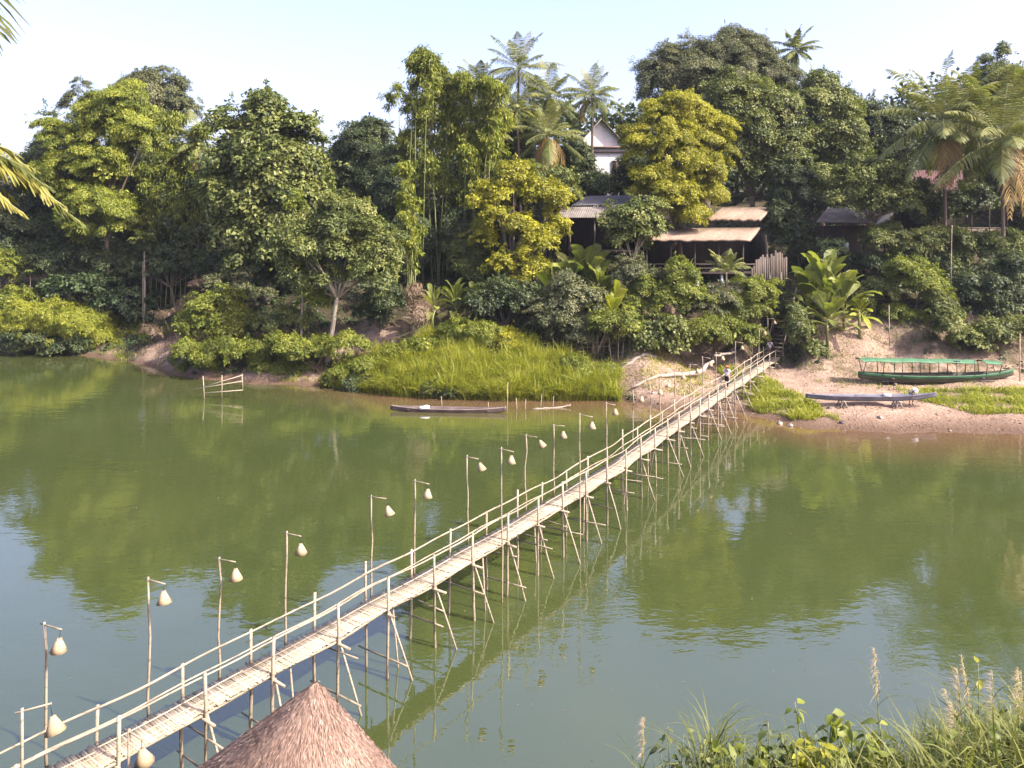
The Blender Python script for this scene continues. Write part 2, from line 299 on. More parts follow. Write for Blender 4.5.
# river: turbid green water, muddy brown in the shallows
wx = np.concatenate([np.linspace(-500, -90, 10), np.arange(-80, 81, 2.), np.linspace(90, 500, 10)]); wy = np.concatenate([np.arange(8, 50, 2.), np.arange(50, 98, .8), np.linspace(100, 320, 14)])
WX, WY = np.meshgrid(wx, wy); sh = np.clip(1 - (np.interp(WX, BX, BY) - WY) / 8.5, 0, 1) * np.clip((WX + 24) / 14, .15, 1)
mb = MB(); ny, nx = WX.shape; i = np.arange(ny - 1)[:, None] * nx; j = np.arange(nx - 1)[None]
mb.add(np.stack([WX, WY, 0 * WX], -1).reshape(-1, 3), np.stack([i + j, i + j + 1, i + nx + j + 1, i + nx + j], -1).reshape(-1, 4), sh.ravel())
m, t, nd, lk, b = newmat('river_water')
at_ = nd.new('ShaderNodeAttribute'); at_.attribute_name = 'tone'
nb = noise(nd, lk, .06, 3); cr = ramp(nd, [(.35, (.036, .050, .0145)), (.65, (.048, .061, .018))]); lk.new(nb.outputs[0], cr.inputs[0])
wm = nd.new('ShaderNodeMix'); wm.data_type = 'RGBA'; wm.inputs[7].default_value = (.12, .070, .036, 1)
lk.new(at_.outputs['Fac'], wm.inputs[0]); lk.new(cr.outputs[0], wm.inputs[6]); lk.new(wm.outputs[2], b.inputs['Base Color'])
b.inputs['Roughness'].default_value = .02; b.inputs['IOR'].default_value = 2.1
r1 = noise(nd, lk, .9, 3, stretch=(.55, 1, 1)); r2 = noise(nd, lk, 4.5, 2, stretch=(.6, 1, 1)); r3 = noise(nd, lk, .045, 2)
cal = nd.new('ShaderNodeMapRange'); cal.inputs[1].default_value = .35; cal.inputs[2].default_value = .65; cal.inputs[3].default_value = .25; cal.inputs[4].default_value = 1; lk.new(r3.outputs[0], cal.inputs[0])
b1 = nd.new('ShaderNodeBump'); b1.inputs['Distance'].default_value = .022; lk.new(cal.outputs[0], b1.inputs['Strength']); lk.new(r1.outputs[0], b1.inputs['Height'])
b2 = nd.new('ShaderNodeBump'); b2.inputs['Distance'].default_value = .004; lk.new(cal.outputs[0], b2.inputs['Strength']); lk.new(r2.outputs[0], b2.inputs['Height']); lk.new(b1.outputs[0], b2.inputs['Normal'])
lk.new(b2.outputs[0], b.inputs['Normal'])
tag(mb.build('river_water', m, smooth=True), kind='structure')

# ------------------------------------------------------------------ houses on the far bank
def part(mb, name, mat, parent, **k): return mb.build(name, mat, parent, **k)
def roof_slab(mb, a, b_, c, d, th, ragged=0, seed=0):
    """slab over quad a b c d (a,b eave ends; c,d ridge ends above b,a), th thick, with an uneven eave"""
    r = np.random.default_rng(seed); n = 26; a, b_, c, d = (np.asarray(q, float) for q in (a, b_, c, d))
    u = np.linspace(0, 1, n)[:, None]; E_ = a + (b_ - a) * u; T_ = d + (c - d) * u
    dn = norm(E_ - T_); E_ = E_ + dn * r.uniform(0, max(ragged, 1e-6), (n, 1)); E_[:, 2] += r.normal(0, ragged * .15, n)
    M_ = (E_ + T_) / 2; M_[:, 2] += r.normal(-.03, .015, n)
    rows = [E_, M_, T_]; top = np.concatenate(rows); bot = top - np.array([0, 0, th]); v = np.concatenate([top, bot]); N = 3 * n; f = []
    for q in range(2):
        for k in range(n - 1):
            f.append([q * n + k, q * n + k + 1, (q + 1) * n + k + 1, (q + 1) * n + k]); f.append([N + q * n + k, N + (q + 1) * n + k, N + (q + 1) * n + k + 1, N + q * n + k + 1])
        f.append([q * n, (q + 1) * n, N + (q + 1) * n, N + q * n]); f.append([q * n + n - 1, N + q * n + n - 1, N + (q + 1) * n + n - 1, (q + 1) * n + n - 1])
    for k in range(n - 1):
        f.append([k, N + k, N + k + 1, k + 1]); f.append([2 * n + k, 2 * n + k + 1, N + 2 * n + k + 1, N + 2 * n + k])
    mb.add(v, f, np.concatenate([r.uniform(.3, .7, N)] * 2))
def corrug(mb, a, b_, c, d, pitch=.22, amp=.03, th=.015):
    a, b_, c, d = (np.asarray(q, float) for q in (a, b_, c, d)); n = int(np.linalg.norm(b_ - a) / pitch * 4); u = np.linspace(0, 1, n)[:, None]
    nn = norm(np.cross(b_ - a, d - a)); nn = nn if nn[2] > 0 else -nn; w = (np.sin(u * n * math.pi / 2) * amp) * nn
    v = np.concatenate([a + (b_ - a) * u + w, d + (c - d) * u + w]); k = np.arange(n - 1)
    v2 = v - nn * th; f = np.stack([k, k + 1, n + k + 1, n + k], 1); sgn = np.random.default_rng(3).uniform(.2, .8, n)
    mb.add(np.concatenate([v, v2]), np.concatenate([f, f[:, ::-1] + 2 * n, np.stack([k, 2 * n + k, 2 * n + k + 1, k + 1], 1)]), np.tile(sgn, 4))

# white house with its gable towards the river, high up behind the trees
D = 99; P = at(601, 178, D); bz = g(P[0], D + 3) - .3; H = thing('white_house', 'white gabled house with red-brown eave trim showing between palms and dark trees', 'house', (P[0], D, bz))
zE = at(0, 147, D)[2] - bz; zA = at(0, 119, D)[2] - bz; hw = 3.3
mb = MB(); v = np.array([[-hw, 0, 0], [hw, 0, 0], [hw, 0, zE], [0, 0, zA - .15], [-hw, 0, zE]]); vb = v + np.array([0, 9, 0])
mb.add(v, [[0, 1, 2, 3, 4]]); mb.add(vb, [[4, 3, 2, 1, 0]]); mb.add(np.concatenate([v, vb]), [[1, 6, 7, 2], [5, 0, 4, 9]]); part(mb, 'wall', WHITEW, H)
mb = MB()
for sx in (-1, 1):
    d_ = norm(np.array([sx * hw, 0, zE - zA])); o_ = d_ * .8
    roof_slab(mb, np.array([sx * hw, -.7, zE]) + o_, np.array([sx * hw, 9.7, zE]) + o_, [0, 9.7, zA], [0, -.7, zA], .14)
part(mb, 'roof', SHEET, H)
mb = MB(); box(mb, (0, -.28, zE - .05), (2 * hw + .9, .55, .18)); box(mb, (0, -.14, zE - .62), (2 * hw + .3, .25, .14)); part(mb, 'eave_trim', REDTRIM, H)
for (wx_, wz) in ((1.9, zE - 2.6), (-1.4, zE - 2.6)):
    mb = MB(); box(mb, (wx_, -.03, wz), (1.15, .12, 1.7)); w_ = part(mb, 'window', DARKWOOD, H)
    mb = MB()
    for k in (-.57, 0, .57): box(mb, (wx_ + k, -.1, wz), (.08, .05, 1.75))
    for k in (-.87, .87): box(mb, (wx_, -.1, wz + k), (1.22, .06, .07))
    part(mb, 'frame', GREYWOOD, w_)

# long open timber shelter with two tan thatched roofs
D = 80.0; A = at(697, 272, D); H = thing('thatched_shelter', 'long dark open timber shelter on stilts under two stepped tan thatched roofs', 'shelter', (A[0], D, A[2]))
def rel(px, py, D_, o=A): q = at(px, py, D_); return q - np.array([o[0], 80.0, o[2]])
mb = MB(); roof_slab(mb, rel(640, 239, 79), rel(751, 238.5, 79), rel(760, 227.5, 82.2), rel(664, 228, 82.2), .22, .3, 1); part(mb, 'roof', THATCHT, H, smooth=False)
mb = MB(); roof_slab(mb, rel(708, 218, 82), rel(761, 218.5, 82), rel(772, 207, 85), rel(722, 207.5, 85), .22, .25, 2); tag(part(mb, 'roof', THATCHT, H), 'higher short thatched roof')
fl = 0.0; zr = 2.9
x0, x1 = rel(644, 0, 80)[0], rel(768, 0, 80)[0]
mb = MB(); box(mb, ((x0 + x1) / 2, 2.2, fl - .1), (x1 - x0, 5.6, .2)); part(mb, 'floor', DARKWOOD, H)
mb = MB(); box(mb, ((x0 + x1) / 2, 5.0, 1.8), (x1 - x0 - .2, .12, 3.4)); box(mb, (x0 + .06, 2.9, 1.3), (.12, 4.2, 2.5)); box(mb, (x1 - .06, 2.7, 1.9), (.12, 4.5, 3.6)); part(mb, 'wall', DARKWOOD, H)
for k in range(6):
    x_ = x0 + .2 + (x1 - x0 - .4) * k / 5
    mb = MB(); box(mb, (x_, -.35, .85), (.14, .14, 3.9 if k < 5 else 4.4)); part(mb, 'post', DARKWOOD, H)
    mb = MB(); box(mb, (x_ + .3, -.2, -.95), (.26, .26, 1.7)); part(mb, 'stilt', WHITEW if k > 1 else GREYWOOD, H)
mb = MB(); box(mb, ((x0 + x1) / 2, -.36, .8), (x1 - x0, .07, .1)); box(mb, ((x0 + x1) / 2, -.36, .4), (x1 - x0, .05, .08)); part(mb, 'railing', GREYWOOD, H)

# left shelter with grey sheet roofs
D = 81.0; A2 = at(590, 250, D); H = thing('sheet_roof_shelter', 'dark open shelter under pale grey corrugated sheet roofs left of the thatched one', 'shelter', (A2[0], D, A2[2]))
def rel2(px, py, D_): return at(px, py, D_) - np.array([A2[0], 81.0, A2[2]])
mb = MB(); corrug(mb, rel2(557, 217.5, 79.5), rel2(628, 217.5, 79.5), rel2(632, 206.5, 82.5), rel2(562, 207, 82.5)); part(mb, 'roof', SHEET, H)
mb = MB(); corrug(mb, rel2(571, 205.5, 82.6), rel2(642, 204, 82.6), rel2(650, 194.5, 86.5), rel2(586, 196, 86.5)); tag(part(mb, 'roof', pmat('roof_sheet_dark', [(.05, .05, .055), (.085, .085, .09), (.13, .125, .12)], 1.2, .6, .2, .02), H), 'darker upper sheet roof')
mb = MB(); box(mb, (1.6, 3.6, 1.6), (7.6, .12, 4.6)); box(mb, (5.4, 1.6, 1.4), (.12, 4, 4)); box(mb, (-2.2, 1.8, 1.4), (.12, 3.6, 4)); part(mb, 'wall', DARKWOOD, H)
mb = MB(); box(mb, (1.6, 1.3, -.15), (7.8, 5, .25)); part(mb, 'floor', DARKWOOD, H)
for k in range(4):
    mb = MB(); tube(mb, [(-2.1 + 2.45 * k, -1.1, -1.5), (-2.1 + 2.45 * k, -1.1, 3.2)], .08); part(mb, 'post', GREYWOOD, H)

# house at the right behind bananas: grey sheet roof, pale blue door, orange brick bit
D = 82.0; A3 = at(850, 270, D); H = thing('bank_house', 'dark shabby house with sagging grey sheet roof and pale blue door behind tall bananas', 'house', (A3[0], D, A3[2]))
def rel3(px, py, D_): return at(px, py, D_) - np.array([A3[0], 82.0, A3[2]])
mb = MB(); corrug(mb, rel3(816, 222, 81), rel3(876, 223, 81), rel3(893, 205.5, 85.5), rel3(829, 206, 85.5)); part(mb, 'roof', SHEET, H)
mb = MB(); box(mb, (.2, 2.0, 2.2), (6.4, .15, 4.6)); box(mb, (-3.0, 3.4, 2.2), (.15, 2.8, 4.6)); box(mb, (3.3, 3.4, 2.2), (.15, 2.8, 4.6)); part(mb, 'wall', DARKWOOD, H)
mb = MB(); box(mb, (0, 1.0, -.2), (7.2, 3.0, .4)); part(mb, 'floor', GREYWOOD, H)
mb = MB(); box(mb, (.32, 1.86, 1.38), (.62, .08, 2.75)); part(mb, 'door', PALEBLUE, H)
mb = MB()
for z_ in np.arange(4.0, 5.6, .2): box(mb, (2.4, .4, z_), (1.0, .22, .17), None, np.random.default_rng(int(z_ * 10)).uniform(.2, .8))
part(mb, 'brick_panel', BRICK, H)
mb = MB(); bar(mb, rel3(880, 226, 80.5), rel3(891, 209, 80.7), .3, .9); tag(part(mb, 'sheet_panel', WHITEW, H), 'pale tilted board')
for k in range(4):
    mb = MB(); tube(mb, [(-3 + 2.1 * k, -.6, -1.5), (-3 + 2.1 * k, -.5, 4.6)], .08); part(mb, 'post', DARKWOOD, H)

# red-roofed house at the far right
D = 88.0; A4 = at(950, 240, D); H = thing('red_roof_house', 'dark stilted house with dull red sheet roof behind the right-hand palms', 'house', (A4[0], D, A4[2]))
def rel4(px, py, D_): return at(px, py, D_) - np.array([A4[0], 88.0, A4[2]])
mb = MB(); corrug(mb, rel4(908, 194, 86.5), rel4(966, 194, 86.5), rel4(962, 170, 91), rel4(914, 170, 91)); part(mb, 'roof', SHEETR, H)
mb = MB(); box(mb, (-1.6, 1.5, 3.0), (5.4, .15, 4.4)); box(mb, (-4.2, 3, 3), (.15, 3, 4.4)); box(mb, (1.0, 3, 3), (.15, 3, 4.4)); part(mb, 'wall', DARKWOOD, H)
for k in range(3):
    mb = MB(); box(mb, (-3.2 + 1.6 * k, 1.4, 3.1), (1.0, .1, 1.5)); w_ = part(mb, 'window', pmat('shutter%d' % k, [(.06, .07, .07), (.11, .12, .12), (.16, .17, .17)], 2, .8, .1), H)
    mb = MB(); box(mb, (-3.2 + 1.6 * k, 1.33, 2.3), (1.25, .12, .1)); part(mb, 'sill', GREYWOOD, w_)
mb = MB(); box(mb, (.8, .3, .6), (10.4, 2.6, .2)); part(mb, 'floor', DARKWOOD, H)
mb = MB(); box(mb, (.8, -.9, 1.35), (10.2, .08, .1)); box(mb, (.8, -.9, 1.0), (10.2, .06, .5)); part(mb, 'railing', GREYWOOD, H)
for k in range(6):
    mb = MB(); tube(mb, [(-4 + 1.95 * k, -.9, -3), (-4 + 1.95 * k, -.9, 4.9)], .07); part(mb, 'post', DARKWOOD, H)

# palisade fence between shelter and steps; low stick fence by the reeds
r = np.random.default_rng(11)
P0, P1 = at(752, 283, 77.5), at(786, 283, 78.5); H = thing('palisade_fence', 'tall ragged plank fence on the bank between thatched shelter and steps', 'fence', P0)
mb = MB()
for k in range(17):
    p = (P1 - P0) * k / 16; h = np.interp(k, [0, 4, 9, 13, 16], [1.6, 2.4, 2.7, 3.2, 2.4]) + r.uniform(-.2, .3)
    box(mb, p + np.array([0, r.uniform(-.04, .04), h / 2 - .4]), (.19, .05, h + .8), rotz(r.uniform(-.1, .1)), r.uniform(.1, .9))
part(mb, 'plank_panel', GREYWOOD, H); mb = MB(); bar(mb, [0, .08, .8], (P1 - P0) + np.array([0, .08, .9]), .06, .1); part(mb, 'rail', GREYWOOD, H)
P0, P1 = at(566, 352, 72.5), at(609, 349, 72.5); P0[2] = g(P0[0], 72.5); P1[2] = g(P1[0], 72.5); H = thing('stick_fence', 'low fence of thin grey sticks and rails behind the reeds', 'fence', P0)
for k in range(9):
    p = (P1 - P0) * k / 8; mb = MB(); tube(mb, [p + [0, 0, -.3], p + [r.uniform(-.08, .08), 0, r.uniform(1.0, 1.4)]], .035, 5); part(mb, 'picket', WEATHER, H)
for z_ in (.45, .85): mb = MB(); tube(mb, [[-.2, 0, z_], (P1 - P0) / 2 + [0, .05, z_ + .05], (P1 - P0) + [.2, 0, z_]], .03, 5); part(mb, 'rail', WEATHER, H)

# ------------------------------------------------------------------ the bamboo footbridge
DK = 2.2                                                # deck height above the water
ctrl = np.array([(-14.2, 13.0), (-12.2, 15.7), (-10.0, 18.64), (-7.27, 22.18), (-2.75, 28.6), (4.31, 39.2), (12.77, 54.0), (18.6, 63.8), (24.0, 73.0)])
from_t = np.concatenate([[0], np.cumsum(np.linalg.norm(np.diff(ctrl, axis=0), axis=1))])
tt = np.linspace(0, from_t[-1], 300)
cx = np.interp(tt, from_t, ctrl[:, 0]); cy = np.interp(tt, from_t, ctrl[:, 1])
ker = np.ones(31) / 31
cx = np.convolve(np.pad(cx, 15, 'reflect', reflect_type='odd'), ker, 'valid'); cy = np.convolve(np.pad(cy, 15, 'reflect', reflect_type='odd'), ker, 'valid')
LEN = from_t[-1]
def bp_(t, lat=0.0, z=0.0):
    """point on the bridge: t metres along, lat metres to the right, z above the deck"""
    t = np.asarray(t, float); x = np.interp(t, tt, cx); y = np.interp(t, tt, cy)
    dx = np.interp(t + .4, tt, cx) - np.interp(t - .4, tt, cx); dy = np.interp(t + .4, tt, cy) - np.interp(t - .4, tt, cy); q = np.hypot(dx, dy)
    sag = .018 * np.sin(t * 1.25) + .012 * np.sin(t * .47 + 1)
    return np.stack([x + lat * dy / q, y - lat * dx / q, DK + sag + z], -1)
r = np.random.default_rng(21); HWD = .47
BR = thing('bamboo_footbridge', 'long narrow bamboo footbridge with pale woven deck on thin stilts across the green river', 'bridge', (0, 0, 0))
mb = MB(); t = .0
while t < LEN:                                          # cross slats, ends ragged
    w = r.uniform(.045, .085); a, b_ = -HWD - r.uniform(-.03, .07), HWD + r.uniform(-.03, .07); sk = r.normal(0, .012); zz = r.normal(0, .007)
    p0, p1 = bp_(t + sk, a, zz), bp_(t - sk, b_, zz + r.normal(0, .006)); q0, q1 = bp_(t + w + sk, a, zz), bp_(t + w - sk, b_, zz)
    v = np.array([p0, p1, q1, q0]); v = np.concatenate([v - [0, 0, .022], v]); mb.add(v, BOXF, np.clip(r.normal(.56, .15), 0, 1)); t += w + r.uniform(.003, .013)
for lat in (-.30, -.02, .26, .43):                       # split poles laid along the deck
    t = 0
    while t < LEN:
        L = r.uniform(2.5, 4.5); l0 = lat + r.normal(0, .03); ts = np.linspace(t, min(t + L, LEN), 8); p = bp_(ts, l0 + np.linspace(0, r.normal(0, .05), 8), .012)
        tube(mb, p, .017, 4, r.uniform(.3, .9)); t += L + r.uniform(-.2, .1)
part(mb, 'deck', WEATHER, BR)
for lat in (-.42, 0, .45):
    mb = MB(); ts = np.arange(0, LEN, .5); tube(mb, bp_(ts, lat + .02 * np.sin(ts), -.075 + .03 * np.sin(ts * 1.6 + lat)), .045, 6, .5); part(mb, 'stringer', BAMBOO, BR)
bents = []; t = 1.0
while t < LEN - 1.2: bents.append(t); t += r.uniform(2.0, 2.35)
bents = np.array(bents); nb_ = len(bents)
lh = .88 + r.normal(0, .05, nb_); rh = .97 + r.normal(0, .05, nb_)
def floor_z(p): return max(g(p[0], p[1]) - .3, -2.2)
for k, t in enumerate(bents):
    for side in (-1, 1):
        lat = side * (HWD + .05); top = bp_(t, lat, (lh[k] + (r.uniform(.02, .10) if r.random() < .75 else r.uniform(.2, .45)) if side < 0 else rh[k] + r.uniform(.02, .1)))
        bot = bp_(t + r.normal(0, .07), lat + side * r.uniform(-.02, .10)); bot[2] = floor_z(bot)
        ra = r.uniform(.042, .058); n = 7; P = top + (bot - top) * np.linspace(0, 1, n)[:, None] + np.concatenate([[[0, 0, 0]], r.normal(0, .012, (n - 2, 3)), [[0, 0, 0]]])
        mb = MB(); tube(mb, P, np.linspace(ra * .85, ra, n), 7, np.linspace(.75, .2, n) + r.normal(0, .08)); part(mb, 'post', BAMBOO, BR)
    mb = MB(); tube(mb, [bp_(t + r.normal(0, .04), -HWD - r.uniform(.15, .4), -.15), bp_(t + r.normal(0, .04), HWD + r.uniform(.25, .6), -.16)], .045, 6, .55); part(mb, 'crossbeam', BAMBOO, BR)
    if t < LEN - 10:
        zl = r.uniform(-1.75, -.95); mb = MB(); tube(mb, [bp_(t, -HWD - r.uniform(.2, .5), zl), bp_(t, HWD + r.uniform(.4, 1.1), zl + r.normal(0, .05))], .032, 5, .35); part(mb, 'brace', BAMBOO, BR)
    if k % 2 == 1 and t < LEN - 8:                        # extra thin leaning supports under the deck
        a = bp_(t + r.uniform(.5, 1.1), HWD * r.uniform(-.5, .9), -.1); e = a + np.array([r.normal(0, .25), r.normal(0, .2), 0]); e[2] = floor_z(e); mb = MB(); tube(mb, [a, (a + e) / 2 + r.normal(0, .03, 3), e], .034, 6, .45); part(mb, 'post', BAMBOO, BR)
    if t < LEN - 10 and r.random() < .6:
        zl = r.uniform(-.9, -.45); mb = MB(); tube(mb, [bp_(t + .05, -HWD - r.uniform(.1, .3), zl), bp_(t + .05, HWD + r.uniform(.3, .9), zl + r.normal(0, .08))], .028, 5, .5); part(mb, 'brace', BAMBOO, BR)
    if k % 2 == 0 or r.random() < .5:
        o_ = r.uniform(.9, 1.35); a = bp_(t + .06, HWD + .03, r.uniform(-.15, .0)); e = bp_(t + r.uniform(-.2, .5), HWD + o_); e[2] = max(floor_z(e), -.5)
        mb = MB(); tube(mb, [a, (a + e) / 2 + r.normal(0, .02, 3), e], .036, 6, .6); part(mb, 'diagonal_brace', BAMBOO, BR)
    elif r.random() < .5:
        a = bp_(t + .05, HWD, -.1); e = bp_(t + r.uniform(.9, 1.5), -HWD * .8); e[2] = -.3; mb = MB(); tube(mb, [a, e], .033, 6, .4); part(mb, 'diagonal_brace', BAMBOO, BR)
def rail(name, lat, hs, rad, seed):
    rr = np.random.default_rng(seed); t0 = 0.2
    tsb = np.concatenate([[0], bents, [LEN]]); hb = np.concatenate([[hs[0]], hs, [hs[-1]]])
    mb = MB(); ts = np.arange(0, LEN, .45); z = np.interp(ts, tsb, hb); z = np.convolve(np.pad(z, 3, 'edge'), np.ones(7) / 7, 'valid')
    tube(mb, bp_(ts, lat + .02 * np.sin(ts * .9 + seed), z + .02 * np.sin(ts * 1.9 + seed)), rad * (1 + .15 * np.sin(ts * .8 + seed)), 7, .62 + .15 * np.sin(ts * .7)); part(mb, name, BAMBOO, BR)
rail('handrail', -HWD - .02, lh, .029, 1); rail('middle_rail', -HWD - .01, lh * .5 - .03, .024, 2); rail('handrail', HWD + .02, rh * .98, .027, 3)

# hanging cone lamps along the railings
ORD = ['first', 'second', 'third', 'fourth', 'fifth', 'sixth', 'seventh', 'eighth', 'ninth', 'tenth', 'eleventh', 'twelfth', 'thirteenth', 'fourteenth', 'fifteenth', 'sixteenth', 'seventeenth', 'eighteenth', 'nineteenth', 'twentieth', 'twenty-first', 'twenty-second']
def lamp(base, top, adir, alen, label, seed, s=1.0):
    rr = np.random.default_rng(seed); base = np.asarray(base, float); top = np.asarray(top, float) - base; adir = norm(np.asarray(adir, float))
    H = thing('bamboo_lamp', label, 'lamp', base, 0, 'hanging cone lamps along the bamboo footbridge')
    mb = MB(); n = 6; P = np.linspace(0, 1, n)[:, None] * top; P[1:-1] += rr.normal(0, .018, (n - 2, 3)); tube(mb, P, np.linspace(.040, .028, n), 6, .55); part(mb, 'pole', BAMBOO, H)
    a0 = top - adir * .12 - [0, 0, .06]; a1 = top + adir * alen + [0, 0, rr.uniform(-.14, -.02)]
    mb = MB(); tube(mb, [a0, a1], .02, 5, .6); part(mb, 'arm', BAMBOO, H)
    drop = rr.uniform(.14, .26); ca = a1 - adir * .03; sw = np.array([rr.normal(.03, .05), rr.normal(0, .04), -drop]); ct = ca + sw
    mb = MB(); tube(mb, [ca, ct], .008, 4, .5); part(mb, 'cord', CORD, H)
    ax = norm(sw * [.5, .5, 1] + np.array([rr.normal(0.01, .015), rr.normal(0, .015), 0])); u_ = norm(np.cross(ax, [0, 1, 0])); w_ = np.cross(ax, u_); hh = .30 * s; n = 10
    an = np.linspace(0, 2 * math.pi, n, endpoint=False); rows = []
    for (q, ra) in ((0, .045), (.5, .115), (1, .19), (1, .18), (.5, .105), (0, .035)): rows.append(ct + ax * hh * q + s * ra * (np.cos(an)[:, None] * u_ + np.sin(an)[:, None] * w_))
    i = np.arange(6)[:, None] * n; j = np.arange(n)[None]; k = (j + 1) % n; i2 = ((np.arange(6) + 1) % 6)[:, None] * n
    mb = MB(); mb.add(np.concatenate(rows), np.stack([i + j, i2 + j, i2 + k, i + k], -1).reshape(-1, 4), np.repeat(rr.uniform(.2, .8, 6), n))
    box(mb, ct + ax * .02, (.09 * s, .09 * s, .02)); part(mb, 'lamp_shade', SHADE, H)
def t_of(px, lat):
    q = bp_(tt, lat); return float(np.interp(px, HX + q[:, 0] * F / q[:, 1], tt))
LP = [(47, -1, 622), (149, -1, 577), (219, -1, 557), (285, -1, 531), (371, -1, 495), (414, -1, 479), (468, -1, 455), (502, 1, 447), (525, -1, 434), (554, -1, 424), (580, 1, 413), (607, -1, 402),
      (633, -1, 391), (650, -1, 384), (660, -1, 378), (675, -1, 370), (690, -1, 364), (703, -1, 356), (716, -1, 352), (735, -1, 341), (759, -1, 328), (770, -1, 318)]
for k, (px, sd, ty) in enumerate(LP):
    lat = sd * (HWD + .14); t = t_of(px, lat); b0 = bp_(t, lat); D = b0[1]; b0 = b0 - [0, 0, .35 if sd < 0 else 2.9]; b0[2] = max(b0[2], floor_z(b0)); tp = at(px, ty, D)
    tp[0] = b0[0] + r.normal(0, .03); rt = bp_(t, 1.0) - bp_(t, 0); rt[1] *= .55; rt[2] = 0
    lamp(b0, tp, rt, r.uniform(.48, .62), '%s hanging cone lamp on the bridge counted from its near end%s' % (ORD[k], ', on the right railing' if sd > 0 else ''), 100 + k)
b0 = at(22, 708, 15.5); b0[2] = g(b0[0], 15.5) - .2; lamp(b0, at(22, 708, 15.5), (.9, .5, .05), .5, 'nearest low cone lamp at the bottom left corner with upturned arm', 90, 1.05)
b0 = at(129, 729, 15.0); b0[2] = g(b0[0], 15.0) - .2; lamp(b0, at(129, 729, 15.0), (.9, -.35, -.25), .35, 'cone lamp lowest in the photo, right of the bridge beside the thatched roof', 91, 1.0)

# timber steps from the bridge up the bank
P0 = bp_(LEN - .2); P1 = at(789, 297, 80.0); H = thing('wooden_steps', 'steep dark wooden steps climbing from the bridge end up the bank', 'steps', P0)
d = P1 - P0; sd = norm(np.array([d[1], -d[0], 0])); ns = 16
for k in range(ns):
    mb = MB(); c_ = d * (k + .5) / ns; box(mb, c_, (1.25, .32, .05), rotz(math.atan2(sd[1], sd[0])), r.uniform(.2, .8)); part(mb, 'tread', GREYWOOD, H)
for s_ in (-1, 1):
    mb = MB(); bar(mb, sd * s_ * .66 - [0, 0, .15], d + sd * s_ * .66 - [0, 0, .15], .06, .2); part(mb, 'stringer', DARKWOOD, H)
    mb = MB(); tube(mb, [sd * s_ * .72 + [0, 0, .9], d * .5 + sd * s_ * .74 + [0, 0, .95], d + sd * s_ * .7 + [0, 0, 1]], .035, 5, .5); part(mb, 'handrail', BAMBOO, H)
    for k in range(5):
        q = d * k / 4 + sd * s_ * .72; mb = MB(); tube(mb, [q + [0, 0, -1.1], q + [0, 0, 1.0]], .04, 5, .4); part(mb, 'post', GREYWOOD, H)
p = at(785, 325, 76.5); p[2] = g(p[0], 76.5) - .2; q = at(781, 272, 76.5) - p
mb = MB(); tube(mb, [[0, 0, 0], q * .5 + [.05, 0, 0], q], .05, 6, .4); tag(mb.build('bamboo_pole', BAMBOO), 'tall leaning bare bamboo pole beside the wooden steps', 'pole').location = p

# ------------------------------------------------------------------ people
def skin_obj(name, V_, E_, R_, mat, parent, sub=2):
    me = bpy.data.meshes.new(name + '_cage'); me.from_pydata([tuple(v) for v in V_], E_, []); o = bpy.data.objects.new(name + '_cage', me); COL.objects.link(o)
    md = o.modifiers.new('skin', 'SKIN'); md.use_smooth_shade = True
    sk = me.skin_vertices[0].data if me.skin_vertices else None
    if sk is None:
        bpy.context.view_layer.objects.active = o; bpy.ops.mesh.customdata_skin_add(); sk = me.skin_vertices[0].data
    for q, rr in zip(sk, R_): q.radius = (rr, rr) if np.ndim(rr) == 0 else rr
    sk[0].use_root = True
    sb = o.modifiers.new('sub', 'SUBSURF'); sb.levels = sub; sb.render_levels = sub
    dg = bpy.context.evaluated_depsgraph_get(); m2 = bpy.data.meshes.new_from_object(o.evaluated_get(dg)); bpy.data.objects.remove(o); bpy.data.meshes.remove(me)
    m2.name = name; m2.materials.clear(); m2.materials.append(mat)
    o2 = bpy.data.objects.new(name, m2); COL.objects.link(o2); o2.parent = parent; return o2
